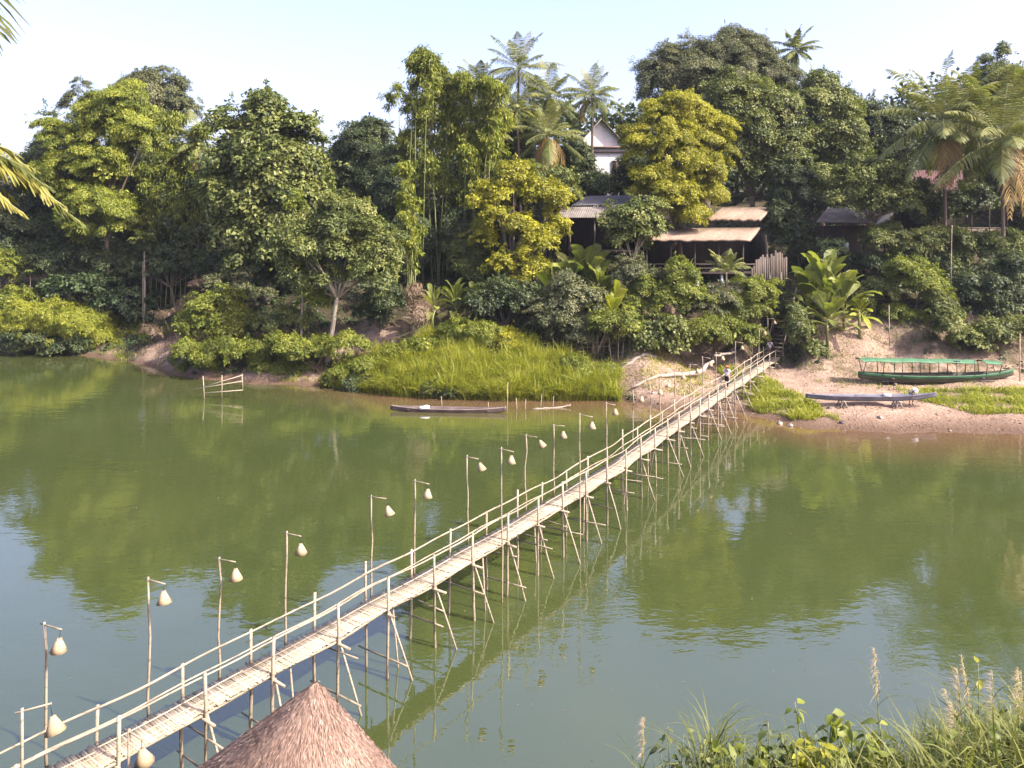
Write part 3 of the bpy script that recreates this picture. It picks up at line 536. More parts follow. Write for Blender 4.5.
def person(label, loc, rz, J, top, bottom, headwear=None, hair=HAIR, shorts=False):
    """J: joints in metres, facing -Y; keys pelvis chest neck head and l/r hip knee ankle toe shoulder elbow wrist hand"""
    H = thing('person', label, 'person', loc, rz)
    V_ = []; E_ = []; R_ = []; ix = {}
    def add(k, p, rad, par=None):
        ix[k] = len(V_); V_.append(np.array(p, float)); R_.append(rad)
        if par is not None: E_.append((ix[par], ix[k]))
    add('pelvis', J['pelvis'], (.14, .11)); add('waist', (np.array(J['pelvis']) + J['chest']) / 2, (.125, .10), 'pelvis'); add('chest', J['chest'], (.155, .11), 'waist'); add('neck', J['neck'], .055, 'chest'); 
    hd = np.array(J['head'], float); nk = np.array(J['neck'], float); add('jaw', nk + (hd - nk) * .55, .075, 'neck'); add('skull', hd, .098, 'jaw'); add('crown', hd + (hd - nk) * .45, .07, 'skull')
    for s_ in 'lr':
        add(s_ + 'hip', J[s_ + 'hip'], .088, 'pelvis'); add(s_ + 'knee', J[s_ + 'knee'], .056, s_ + 'hip'); add(s_ + 'ankle', J[s_ + 'ankle'], .038, s_ + 'knee'); add(s_ + 'toe', J[s_ + 'toe'], .034, s_ + 'ankle')
        add(s_ + 'shoulder', J[s_ + 'shoulder'], .058, 'chest'); add(s_ + 'elbow', J[s_ + 'elbow'], .042, s_ + 'shoulder'); add(s_ + 'wrist', J[s_ + 'wrist'], .029, s_ + 'elbow')
        hdir = norm(np.array(J[s_ + 'wrist'], float) - np.array(J[s_ + 'elbow'], float)); add(s_ + 'palm', np.array(J[s_ + 'wrist']) + hdir * .075, (.036, .02), s_ + 'wrist')
    body = skin_obj('body', V_, E_, R_, SKIN, H)
    mb = MB(); fw = np.array(J.get('face', (0, -1, 0)), float); upv = norm(hd - nk); rt = np.cross(fw, upv)
    for s_ in 'lr':
        w_ = np.array(J[s_ + 'wrist'], float); hdir = norm(w_ - np.array(J[s_ + 'elbow'], float)); sd_ = norm(np.cross(hdir, fw + .01)); nn = np.cross(sd_, hdir)
        for k in range(4):
            b0 = w_ + hdir * .085 + sd_ * (k - 1.5) * .019; L_ = (.06, .075, .07, .055)[k]; tube(mb, [b0, b0 + hdir * L_ * .5 + nn * .008, b0 + hdir * L_ + nn * .03], [.009, .0085, .006], 5)
        b0 = w_ + hdir * .03 - sd_ * .03; tube(mb, [b0, b0 - sd_ * .03 + hdir * .03, b0 - sd_ * .035 + hdir * .06 + nn * .02], [.012, .010, .007], 5)
        sg = 1 if s_ == 'r' else -1; ellipsoid(mb, hd + rt * sg * .098, (.02, .022, .033))
    tube(mb, [hd + fw * .09 + upv * .02, hd + fw * .125 - upv * .02, hd + fw * .1 - upv * .03], [.01, .017, .012], 5)
    tube(mb, [hd + fw * .093 - upv * .062 - rt * .028, hd + fw * .104 - upv * .064, hd + fw * .093 - upv * .062 + rt * .028], .008, 5, .1)
    part(mb, 'face_and_fingers', SKIN, body); mb = MB()
    for sg in (-1, 1): ellipsoid(mb, hd + fw * .088 + rt * sg * .036 + upv * .012, (.013, .010, .009), 6, 5)
    part(mb, 'eye', HAIR, body)
    def sub(name, keys, edges, rad, mat): return skin_obj(name, [V_[ix[k]] if isinstance(k, str) else k for k in keys], edges, rad, mat, H)
    el = {s_: V_[ix[s_ + 'shoulder']] * .35 + V_[ix[s_ + 'elbow']] * .65 for s_ in 'lr'}
    sub('shirt', ['waist', 'pelvis', 'chest', V_[ix['neck']] * .55 + V_[ix['chest']] * .45, 'lshoulder', el['l'], 'rshoulder', el['r']], [(0, 1), (0, 2), (2, 3), (2, 4), (4, 5), (2, 6), (6, 7)], [(.145, .12), (.16, .13), (.172, .13), .075, .074, .062, .074, .062], top)
    kn = (lambda s_: V_[ix[s_ + 'knee']]) if shorts else (lambda s_: V_[ix[s_ + 'ankle']] * .92 + V_[ix[s_ + 'knee']] * .08)
    keys = ['pelvis', 'lhip', 'lknee', 'rhip', 'rknee', V_[ix['pelvis']] * .7 + V_[ix['waist']] * .3] + ([] if shorts else [kn('l'), kn('r')])
    ed = [(0, 1), (1, 2), (0, 3), (3, 4), (0, 5)] + ([] if shorts else [(2, 6), (4, 7)])
    sub('shorts' if shorts else 'trousers', keys, ed, [(.15, .125), .104, .074, .104, .074, (.145, .12)] + ([] if shorts else [.055, .055]), bottom)
    mb = MB(); ellipsoid(mb, hd + upv * .035 - fw * .02, (.112, .112, .105), 12, 8); part(mb, 'hair', hair, H)
    if headwear is not None:
        mb = MB(); ellipsoid(mb, hd + upv * .075 - fw * .01, (.118, .118, .085), 14, 7); n = 16; an = np.linspace(0, 2 * math.pi, n, endpoint=False)
        ring = lambda ra, z: hd + upv * z + (np.cos(an)[:, None] * rt + np.sin(an)[:, None] * fw) * ra
        v = np.concatenate([ring(.11, .07), ring(.21, .05), ring(.21, .043), ring(.11, .062)]); k = np.arange(n); k2 = (k + 1) % n
        mb.add(v, np.concatenate([np.stack([k + a * n, k2 + a * n, k2 + b_ * n, k + b_ * n], 1) for a, b_ in ((0, 1), (1, 2), (2, 3), (3, 0))])); part(mb, 'hat', headwear, H)
    mb = MB()
    for s_ in 'lr':
        a = V_[ix[s_ + 'ankle']]; b_ = V_[ix[s_ + 'toe']]; ellipsoid(mb, (a + b_) / 2 - [0, 0, .055], (.05, .135, .03), 10, 6)
    part(mb, 'sandals', DARKC, H); return H
walk = dict(pelvis=(0, 0, .92), chest=(0, -.03, 1.28), neck=(0, -.04, 1.46), head=(0, -.07, 1.58),
            lhip=(.09, 0, .88), lknee=(.09, -.14, .49), lankle=(.09, -.20, .09), ltoe=(.10, -.36, .045), rhip=(-.09, 0, .88), rknee=(-.09, .02, .48), rankle=(-.09, .22, .13), rtoe=(-.10, .10, .04),
            lshoulder=(.19, -.02, 1.38), lelbow=(.24, .10, 1.10), lwrist=(.24, .02, .86), rshoulder=(-.19, -.02, 1.38), relbow=(-.24, -.08, 1.10), rwrist=(-.22, -.26, .95))
tq = t_of(727, -.05); q = bp_(tq, -.05, .02); dirv = bp_(tq - 1) - bp_(tq + 1)
person('person in white and blue top and dark trousers walking on the bridge deck', q, math.atan2(dirv[1], dirv[0]) + math.pi / 2, walk, WHITEC, DARKC, HATRED)
lean = dict(walk, lelbow=(.30, -.12, 1.12), lwrist=(.36, -.34, 1.0), rankle=(-.09, .02, .09), rtoe=(-.10, -.12, .045), rknee=(-.09, -.03, .48), lankle=(.09, .0, .09), ltoe=(.1, -.14, .045), lknee=(.09, -.03, .49))
tq = LEN - .9; q = bp_(tq, -.28, .02); person('person in white shirt and khaki trousers standing where the bridge meets the steps', q, math.radians(20), lean, WHITEC, KHAKI, None)
bend = dict(pelvis=(0, 0, .88), chest=(0, -.28, 1.10), neck=(0, -.42, 1.19), head=(0, -.53, 1.22), face=norm(np.array([0, -.6, -.8])),
            lhip=(.09, 0, .85), lknee=(.12, -.10, .47), lankle=(.12, .03, .09), ltoe=(.13, -.12, .045), rhip=(-.09, 0, .85), rknee=(-.12, -.10, .47), rankle=(-.12, .03, .09), rtoe=(-.13, -.12, .045),
            lshoulder=(.19, -.34, 1.14), lelbow=(.22, -.46, .92), lwrist=(.16, -.62, .78), rshoulder=(-.19, -.34, 1.14), relbow=(-.22, -.46, .92), rwrist=(-.16, -.62, .78))

# ------------------------------------------------------------------ boats
def hull_mesh(mb, L, B, dep, bow, stern, n=40, th=.04, z0=.0, z1=1.0, flat=.5, off=0.0):
    """open hull along X: z0..z1 select a band of its side height; bow/stern lift the ends"""
    u = np.linspace(-1, 1, n); hw = B / 2 * np.clip(1 - np.abs(u) ** 2.6, .03, 1) + off; lift = np.where(u > 0, bow * u ** 3, stern * (-u) ** 3)
    keel = lift * .9 + dep * .25 * np.abs(u) ** 4; sheer = dep + lift
    prof = [(z1, 1.0), ((z0 + z1) / 2, None), (z0, None)]
    def ring(off_):
        rows = []
        for q in np.linspace(z1, z0, 5):
            wq = flat + (1 - flat) * q ** .6; rows.append((hw * wq - off_, keel + (sheer - keel) * q + (off_ if z0 == 0 else 0)))
        return rows
    out = ring(0); inn = ring(th)
    def side(rows, sg): return [np.stack([u * L / 2, sg * w, z], 1) for w, z in rows]
    loop = side(out, 1)[::1] + (side(out, -1)[::-1] if z0 == 0 else [])
    if z0 == 0:
        chain = side(out, 1) + side(out, -1)[::-1] + side(inn, -1) + side(inn, 1)[::-1]
    else: chain = None
    def skin(chain, closed):
        m = len(chain); v = np.concatenate(chain); f = []
        for a in range(m if closed else m - 1):
            b_ = (a + 1) % m; k = np.arange(n - 1); f.append(np.stack([a * n + k, a * n + k + 1, b_ * n + k + 1, b_ * n + k], 1))
        mb.add(v, np.concatenate(f), np.tile(.5 + .2 * np.sin(np.arange(n)), m))
        if closed:
            base = mb.n - m * n; mb.f.setdefault(m, []).append(np.array([np.arange(m) * n + base, np.arange(m)[::-1] * n + n - 1 + base]))
    if chain: skin(chain, True)
    else:
        for sg in (1, -1): skin(side(out, sg) + side(inn, sg)[::-1], True)
    return u, hw, sheer, keel
D = 66.0; c = at(936, 382, D); gz = g(c[0], D); rz = .02
H = thing('covered_longboat', 'long green wooden boat with pale green canopy beached on the sand', 'boat', (c[0], D, gz + .10), rz); L = 157 * D / F
mb = MB(); u, hw, sheer, keel = hull_mesh(mb, L, 1.5, .62, .42, .28); part(mb, 'hull', DKGREEN, H, smooth=False)
mb = MB(); hull_mesh(mb, L, 1.5, .62, .42, .28, z0=.66, z1=1.03, off=.022, th=.02); part(mb, 'painted_strake', GREENP, H)
mb = MB(); box(mb, (0, 0, .16), (L * .72, .95, .05)); part(mb, 'floorboard', BOATWOOD, H)
for k in range(6):
    mb = MB(); box(mb, (-L * .30 + k * L * .115, 0, .42), (.3, 1.2, .05)); part(mb, 'seat', BOATWOOD, H)
xa, xb = -L * .495, L * .235
def canopy(x0_, x1_, z, name, lab):
    n = 14; m_ = 7; u_ = np.linspace(x0_, x1_, n); w_ = np.linspace(-.72, .72, m_); rr = np.random.default_rng(4); rows = []
    for y_ in w_: rows.append(np.stack([u_, np.full(n, y_), z - .16 * (y_ / .72) ** 2 + .03 * np.sin(u_ * 2.1) - .02 * (u_ - x0_) + rr.normal(0, .008, n)], 1))
    top = np.concatenate(rows); v = np.concatenate([top, top - [0, 0, .05]]); N = n * m_; i = np.arange(m_ - 1)[:, None] * n; j = np.arange(n - 1)[None]
    q = np.stack([i + j, i + j + 1, i + n + j + 1, i + n + j], -1).reshape(-1, 4); mb = MB(); ed = []
    for k in range(n - 1): ed += [[k, N + k, N + k + 1, k + 1], [(m_ - 1) * n + k, (m_ - 1) * n + k + 1, N + (m_ - 1) * n + k + 1, N + (m_ - 1) * n + k]]
    mb.add(v, np.concatenate([q, q[:, ::-1] + N, np.array(ed)]), np.random.default_rng(2).uniform(.3, .7, 2 * N)); o = part(mb, name, CANOPY, H); tag(o, lab)
canopy(xa, xb, 2.02, 'canopy', 'long pale green canopy'); canopy(L * .29, L * .405, 1.78, 'canopy', 'short pale green canopy over the stern')
for x_ in list(np.linspace(xa + .3, xb - .2, 7)) + [L * .30, L * .395]:
    for sg in (-1, 1):
        k = np.interp(x_, u * L / 2, hw); zb = np.interp(x_, u * L / 2, sheer) - .05
        mb = MB(); tube(mb, [(x_, sg * min(k, .68), zb), (x_, sg * .66, 1.83 if x_ < L * .27 else 1.64)], .035, 5); part(mb, 'canopy_post', DKGREEN, H)
mb = MB(); box(mb, (L * .11, -.5, 1.72), (.55, .1, .22)); part(mb, 'rolled_curtain', DARKC, H)
H = thing('boat_prop', 'two rough timber blocks propping the green boat on the sand', 'prop', (c[0], D, gz), rz)
for x_ in (-L * .28, L * .22, L * .31):
    mb = MB(); box(mb, (x_, -.15, -.05), (.22, .9, .35)); part(mb, 'block', GREYWOOD, H)
# blue-grey canoe on trestles
D = 60.3; c = at(871, 399, D); gz = g(c[0], D); L = 130 * D / F; zc = c[2] - gz - .12
H = thing('canoe', 'slim blue-grey wooden canoe raised on pale trestles on the beach', 'boat', (c[0], D, gz + zc), -.02)
mb = MB(); hull_mesh(mb, L, .82, .36, .28, .12); part(mb, 'hull', BLUEP, H); mb = MB(); hull_mesh(mb, L, .82, .36, .28, .12, z0=.85, z1=1.05, off=.02, th=.03); tag(part(mb, 'gunwale', BOATWOOD, H))
for k in range(4):
    mb = MB(); box(mb, (-L * .3 + k * L * .2, 0, .30), (.22, .66, .04)); part(mb, 'thwart', BOATWOOD, H)
mb = MB(); box(mb, (L * .12, 0, .42), (.5, .4, .16), rotz(.2)); tag(mb.build('folded_cloth', WHITEC), 'small white folded cloth lying on the blue-grey canoe', 'cloth').location = (c[0], D, gz + zc)
for px, lab in ((842, 'pale trestle under the left end of the raised canoe'), (897, 'pale trestle under the right part of the raised canoe')):
    q = at(px, 405, D); H = thing('trestle', lab, 'trestle', (q[0], D, g(q[0], D)), 0, 'trestles under the canoe'); hz = gz + zc - g(q[0], D) + .02
    for sx in (-1, 1):
        for sy in (-1, 1): mb = MB(); bar(mb, (sx * .28, sy * .35, -.05), (sx * .06, sy * .3, hz), .09, .09); part(mb, 'leg', PALEWOOD, H)
    mb = MB(); bar(mb, (0, -.5, hz - .03), (0, .5, hz - .03), .1, .08); part(mb, 'crosspiece', PALEWOOD, H)
q = at(911, 405, D + .7); person('person in white top and dark shorts bending over the raised canoe', (q[0], D + .7, g(q[0], D + .7)), .1, bend, WHITEC, DARKC, WHITEC, shorts=True)
# slim brown canoe afloat near the reeds
D = 61.5; c = at(448, 411, D); L = 117 * D / F; H = thing('dugout_canoe', 'slim brown wooden canoe floating on the river before the reeds', 'boat', (c[0], D, -.12), -.07)
mb = MB(); hull_mesh(mb, L, .85, .40, .18, .16); part(mb, 'hull', BOATWOOD, H); mb = MB(); hull_mesh(mb, L, .85, .40, .18, .16, z0=.86, z1=1.06, off=.02, th=.05); tag(part(mb, 'gunwale', PALEWOOD, H), 'pale worn gunwale')
for k in range(5):
    mb = MB(); box(mb, (-L * .34 + k * L * .17, 0, .31), (.2, .68, .04)); part(mb, 'thwart', BOATWOOD, H)
mb = MB(); box(mb, (-L * .2, 0, .44), (.75, .5, .2), rotz(.1)); box(mb, (-L * .2 + .1, 0, .56), (.4, .35, .08), rotz(.3)); o = mb.build('white_bundle', WHITEC); o.location = (c[0], D, -.12); tag(o, 'small white bundle lying in the floating brown canoe', 'bundle')

r = np.random.default_rng(66); n = 260; Y = 17 + 45 * r.random(n) ** 1.5; X = r.uniform(-.66, .66, n) * Y; mb = MB(); q = (Y < np.interp(X, BX, BY) - 1); X, Y = X[q], Y[q]; n = len(X); leaves(mb, np.stack([X, Y, np.full(n, .012)], 1), np.stack([r.normal(0, 1, n), r.normal(0, 1, n), np.zeros(n)], 1), np.repeat([[0, 0, 1.0]], n, 0), r.uniform(.03, .10, n), r.uniform(.02, .06, n), np.clip(r.normal(.6, .3, n), 0, 1), .02)
tag(part(mb, 'floating_leaves', LM['straw'], None), 'small pale fallen leaves drifting on the river', 'leaves', None, 'stuff')
# pale logs, racks and stakes along the shore
def log(name, label, pts, rad, mat, cat='log'):
    P = np.array([at(*p) for p in pts]); 
    for q in P: q[2] = max(q[2], g(q[0], q[1]) + rad[0] * .5)
    mb = MB(); n = 14; tq_ = np.linspace(0, 1, len(P)); P2 = np.stack([np.interp(np.linspace(0, 1, n), tq_, P[:, k]) for k in range(3)], 1) + np.random.default_rng(len(label)).normal(0, .3 * max(rad), (n, 3))
    for q in P2: q[2] = max(q[2], g(q[0], q[1]) + rad[0] * .4)
    tube(mb, P2, np.interp(np.linspace(0, 1, n), np.linspace(0, 1, len(rad)), rad), 9, .6); return tag(mb.build(name, mat, origin=P2[0]), label, cat)
log('weathered_log', 'long pale weathered log rising up the bank left of the bridge', [(632, 388, 66.5), (660, 379, 67.5), (698, 373, 68.2), (713, 361, 70)], [.10, .17, .21, .15], PALEWOOD)
log('weathered_log', 'short pale log on the grass above the long one', [(614, 373, 69.5), (636, 367, 70), (656, 364, 70.5)], [.10, .17, .13], PALEWOOD)
log('weathered_log', 'thin pale pole end lying against the bushes beside the bridge', [(714, 356, 71), (736, 352, 71.2)], [.12, .1], PALEWOOD)
log('drift_plank', 'thin pale pole floating off the reed bank', [(533, 409, 62.4), (560, 407.5, 62.8), (571, 405, 62.9)], [.06, .07, .05], PALEWOOD, 'pole')
D = 66.0; A = at(222, 398, D); A[2] = 0; H = thing('fishing_rack', 'low rack of thin pale poles standing in the shallows at left', 'rack', A)
pt = lambda px, py: at(px, py, D) - A
for (a, b_) in (((203, 376), (205, 400)), ((242, 374), (243, 390)), ((222, 375), (222, 393)), ((203, 387), (243, 375)), ((195, 389), (243, 381)), ((205, 393), (243, 390))):
    mb = MB(); tube(mb, [pt(*a), pt(*b_) - ([0, 0, .5] if a[0] == b_[0] or b_[1] > 395 else 0)], .035, 5, .7); part(mb, 'pole', WEATHER, H)
r = np.random.default_rng(31)
def stake(px, y0, y1, D, label, dx=0, grp=None, rad=.03):
    p = at(px, y1, D); p[2] = min(p[2], max(g(p[0], D), 0)) - .3; q = at(px + dx, y0, D) - p
    mb = MB(); tube(mb, [[0, 0, 0], q * .5 + r.normal(0, .03, 3), q], [rad, rad * .9, rad * .7], 5, r.uniform(.4, .8)); o = mb.build('bamboo_stake', WEATHER); o.location = p; tag(o, label, 'stake', grp)
for (px, y0, y1, lab) in ((507, 382, 413, 'tallest thin stake standing in the water at the right end of the floating canoe'), (442, 396, 408, 'short thin stake behind the middle of the floating canoe'), (488, 402, 412, 'stub of stake beside the right end of the floating canoe'), (517, 398, 410, 'thin stake just right of the tallest stake'),
                          (525, 399, 410, 'second thin stake right of the tallest stake'), (541, 394, 409, 'bare stake before the reeds, left of the floating pole'), (553, 396, 409, 'bare stake behind the floating pole')):
    stake(px, y0, y1, 62.5 if px != 507 else 61, lab, r.uniform(-1, 1), 'stakes in the shallows')
stake(1020, 333, 385, 66, 'thin pale pole standing upright on the sand at the right edge', 0, None, .05); stake(890, 305, 343, 71, 'short post standing on the bare slope behind the green boat', -1, None, .05)
stake(143, 262, 298, 89, 'thin pale stick on the left slope', 0); stake(951, 225, 300, 74, 'tall thin pole among vines on the right bank', 1, None, .05)
for k, px in enumerate((612, 618, 630, 635, 640, 622)): stake(px, 335 + r.uniform(-3, 6), 362, 71, 'dry upright stalk among the pale stalks above the logs', r.uniform(-3, 3), 'dry stalks above the logs', .035)
for (px, py, lab) in ((780, 424, 'pale stone at the waterline right of the bridge'), (790, 426, 'smaller pale stone beside the waterline stones'), (842, 424, 'dark driftwood lump at the beach edge'), (880, 419, 'small grey stone on the wet sand'), (829, 410, 'brown stone on the sand below the canoe'), (653, 401, 'pale stone on the sand left of the bridge'), (783, 362, 'pale stone in the grass right of the bridge'), (788, 403, 'flat pale stone by the grass edge')):
    Dq = CAMZ * F / (py - HY); 
    for _ in range(6): p = at(px, py, Dq); Dq = (CAMZ - max(g(p[0], Dq), 0)) * F / (py - HY)
    mb = MB(); ellipsoid(mb, (0, 0, 0), (r.uniform(.16, .3), r.uniform(.15, .24), r.uniform(.09, .15)), 9, 6); mb.v[0] += r.normal(0, .035, mb.v[0].shape); o = mb.build('stone', BOATWOOD if 'dark' in lab or 'brown' in lab else PALEWOOD); p = at(px, py, Dq); o.location = (p[0], Dq, max(g(p[0], Dq), 0) + .03); tag(o, lab, 'stone', 'stones along the beach')

# ------------------------------------------------------------------ trees and plants
LEAFK = .60
def clump_cloud(mb, c, rad, r, leaf=.42, asp=.55, dens=1.0, crad=None, droop=.25, shell=.5, up=.45, tone=None):
    """foliage of an ellipsoid: flattened leaf sprays spread through its volume, more near the surface, some standing out of it"""
    rad = np.asarray(rad, float); R_ = float(np.prod(rad) ** (1 / 3)); cr = crad or max(.5, .24 * R_); leaf = leaf * LEAFK
    area = 4 * math.pi * R_ * R_; nc = max(4, int(area / (cr * cr) * .50 * dens))
    d = norm(r.normal(0, 1, (nc, 3))); d[:, 2] = np.where(d[:, 2] < -.5, -d[:, 2] * .6, d[:, 2]); rr = shell + (1.0 - shell) * r.random(nc) ** .5
    rr = np.where(r.random(nc) < .14, rr * r.uniform(1.08, 1.3, nc), rr); rr *= 1 + .17 * np.sin(d[:, 0] * 4 + d[:, 2] * 5 + r.uniform(0, 6)); d = norm(d); cc = c + d * rad * rr[:, None]
    cs = cr * r.uniform(.5, 1.45, nc); per = np.maximum((r.uniform(.6, 1.3, nc) * cs * cs * 4.6 / (leaf * leaf * asp * .5)).astype(int), 6)
    ax = norm(d * .7 + np.array([0, 0, .75]) + r.normal(0, .25, (nc, 3)))                       # each spray is a leafy cap facing its own way
    idx = np.repeat(np.arange(nc), per); m = len(idx); ld = norm(r.normal(0, 1, (m, 3))); dp = (ld * ax[idx]).sum(1)
    ld = norm(ld - ax[idx] * np.where(dp < 0, 1.6 * dp, 0)[:, None]); dp = (ld * ax[idx]).sum(1, keepdims=True)
    P = cc[idx] + (ld - ax[idx] * dp * .38) * (cs[idx] * r.random(m) ** .38)[:, None] * 1.1
    N = norm(ld * .55 + ax[idx] * .5 + np.array([0, 0, up * .6]) + r.normal(0, .42, (m, 3))); D_ = norm(np.cross(N, r.normal(0, 1, (m, 3)))); D_ = D_ + d[idx] * .35; D_[:, 2] -= droop; L = leaf * r.uniform(.6, 1.35, m)
    ct = np.clip(r.normal(.5, .17, nc), 0, 1)[idx]; leaves(mb, P, D_, N, L, L * asp * r.uniform(.8, 1.2, m), np.clip(ct + r.normal(0, .14, m), 0, 1))
    if shell > .2:                                        # loose leafy shoots breaking the outline
        ns = int(nc * .55); q = r.integers(0, nc, ns); sl = cr * r.uniform(.9, 2.1, ns); sdr = norm(d[q] + np.array([0, 0, .5]) + r.normal(0, .4, (ns, 3))); k2 = np.repeat(np.arange(ns), 20); u = r.random(len(k2)) ** .8; n2 = len(k2)
        P = cc[q][k2] + sdr[k2] * (sl[k2] * (.4 + u * .75))[:, None] - np.array([0, 0, .3]) * (sl[k2] * u * u)[:, None] + r.normal(0, .11, (n2, 3)) * cr * (1.3 - u)[:, None]
        dl = norm(sdr[k2] * .5 + r.normal(0, .6, (n2, 3)) - [0, 0, droop]); L = leaf * r.uniform(.6, 1.2, n2); leaves(mb, P, dl, norm(r.normal(0, .5, (n2, 3)) + [0, 0, .8]), L, L * asp, np.clip(r.normal(.58, .18, n2), 0, 1))
    return cc
def limbs(mb, base, tips, r, r0, h0, n=9):
    """tapered trunk from base, forking towards some of the clump centres"""
    base = np.asarray(base, float); tips = np.asarray(tips); top = tips.mean(0); fork = base + (top - base) * h0; fork[:2] += r.normal(0, .2, 2)
    tube(mb, curve(base - [0, 0, .5], base + (fork - base) * .5 + r.normal(0, .18, 3), fork, 7), np.linspace(r0 * 1.25, r0 * .75, 7), 8, .5)
    for q in tips[r.permutation(len(tips))[:n]]:
        tube(mb, curve(fork - [0, 0, .2], (fork + q) / 2 + np.array([0, 0, .12 * np.linalg.norm(q - fork)]) + r.normal(0, .3, 3), q, 6), np.linspace(r0 * .55, r0 * .10, 6), 5, .5)
seed_ = [1000]
def tree(name, label, cat, px, D, blobs, mat, leaf=.42, asp=.55, dens=1.0, r0=.3, h0=.5, droop=.25, bark=None, shell=.5, crad=None, nl=9, group=None, by=None, crown='crown', fill=True, up=.45, trunk='trunk'):
    """blobs: (px, py, rx, ry[, metres nearer]) read at distance D"""
    seed_[0] += 1; r = np.random.default_rng(seed_[0]); bx = (px - HX) * D / F; base = np.array([bx, D, g(bx, D)]); H = thing(name, label, cat, base, 0, group); mb = MB(); cc = []
    for q in blobs:
        dd = q[4] if len(q) > 4 else 0; k = (D - dd) / F; c = at(q[0], q[1], D - dd) - base; rad = (q[2] * k, (q[2] + q[3]) / 2 * k * .9, q[3] * k)
        cc.append(clump_cloud(mb, c, rad, r, leaf, asp, dens, crad, droop, shell, up))
        if fill: clump_cloud(mb, c, np.array(rad) * .58, r, leaf * 1.7, .8, .8 * dens, None, droop, .1)
    cc = np.concatenate(cc); part(mb, crown, mat, H)
    if r0: mb = MB(); limbs(mb, (0, 0, 0), cc, r, r0, h0, nl); part(mb, trunk, bark or BARK, H, smooth=True)
    return H
def shrub(label, px, D, blobs, mat, leaf=.34, asp=.5, dens=1.0, name='shrub', cat='shrub', r0=.06, **k):
    return tree(name, label, cat, px, D, blobs, mat, leaf, asp, dens, r0, .25, crown='foliage', trunk='stem', nl=7, **k)

def bamboo(label, px, D, tips, mat, base_r=1.2, plume=1.1, dens=1.0, leafL=.42, start=.35, group='bamboo clumps on the far bank', culms=True):
    """tips: (px, py[, metres nearer]) where each culm's arching tip ends; one part per culm and one for the leaves"""
    seed_[0] += 1; r = np.random.default_rng(seed_[0]); bx = (px - HX) * D / F; base = np.array([bx, D, g(bx, D)]); H = thing('bamboo_clump', label, 'bamboo', base, 0, group); fo = MB()
    for q in tips:
        dd = q[2] if len(q) > 2 else r.normal(0, 1.2); tip = at(q[0], q[1], D - dd) - base; b0 = np.array([r.normal(0, base_r * .6), r.normal(0, base_r * .6), -.4]); b0[0] += tip[0] * .35
        top = tip - b0; h = top[2]; apex = b0 + np.array([top[0] * .45, top[1] * .45, h * 1.16]); P = curve(b0, apex, tip, 18)
        ra = r.uniform(.045, .065)
        if culms: mb = MB(); tube(mb, P, np.linspace(ra, .012, 18), 5, r.uniform(.2, .9)); part(mb, 'culm', CULM, H)
        s = start + (1 - start) * r.random(int(34 * dens * max(h, 4) / 14)) ** .8; C = np.stack([np.interp(s, np.linspace(0, 1, 18), P[:, k]) for k in range(3)], 1)
        ns = len(s); sd = norm(r.normal(0, 1, (ns, 3)) * [1, 1, .35]); sl = plume * r.uniform(.4, 1.2, ns) * np.interp(s, [0, .5, 1], [.7, 1.1, .6])
        per = 46; idx = np.repeat(np.arange(ns), per); m = len(idx); u = r.random(m) ** .7
        Q = C[idx] + sd[idx] * (sl[idx] * u)[:, None] - np.array([0, 0, 1.0]) * (sl[idx] * .55 * u * u)[:, None] + r.normal(0, .17 * plume, (m, 3))
        dl = norm(sd[idx] * .6 + r.normal(0, .45, (m, 3)) - np.array([0, 0, .75])); N = norm(r.normal(0, .5, (m, 3)) + [0, 0, .9]); L = leafL * r.uniform(.6, 1.3, m)
        leaves(fo, Q, dl, N, L, L * .26, np.clip(np.clip(r.normal(.5, .18, ns), 0, 1)[idx] + r.normal(0, .12, m), 0, 1))
    part(fo, 'foliage', mat, H); return H

def frond(mb, st, b0, mid, tip, r, npair=34, ll=.9, lw=.075, tone=.5, hang=.55, rad=.035, fwd=.55):
    P = curve(b0, mid, tip, 12); P[1:-1] += r.normal(0, .01, (10, 3)); tube(st, P, np.linspace(rad, rad * .2, 12), 5, tone)
    s = np.linspace(.14, 1, npair); C = np.stack([np.interp(s, np.linspace(0, 1, 12), P[:, k]) for k in range(3)], 1); T = norm(np.gradient(C, axis=0))
    sd = norm(np.cross(T, [0, 0, 1.0]) + 1e-6); upn = np.cross(sd, T)
    for sg in (-1, 1):
        L = ll * np.sin(np.clip(s * 1.05, 0, 1) * math.pi * .82 + .35) * r.uniform(.85, 1.1, npair); d = norm(sd * sg * (1.4 - fwd) + T * fwd + upn * .15 + r.normal(0, .07, (npair, 3)) - np.array([0, 0, hang * .5]))
        Wn = norm(np.cross(d, T)); w = norm(np.cross(d, Wn)) * lw * .5; a = C; b_ = C + d * (L * .55)[:, None] - np.array([0, 0, 1.0]) * (L * hang * .18)[:, None]; e = C + d * (L * .92)[:, None] - np.array([0, 0, 1.0]) * (L * hang * .62)[:, None]
        v = np.stack([a - w * .6, a + w * .6, b_ - w, b_ + w, e - w * .15, e + w * .15], 1).reshape(-1, 3); i = np.arange(npair)[:, None] * 6
        mb.add(v, np.concatenate([np.concatenate([i, i + 1, i + 3, i + 2], 1), np.concatenate([i + 2, i + 3, i + 5, i + 4], 1)]), np.repeat(np.clip(tone + r.normal(0, .12, npair), 0, 1), 6))
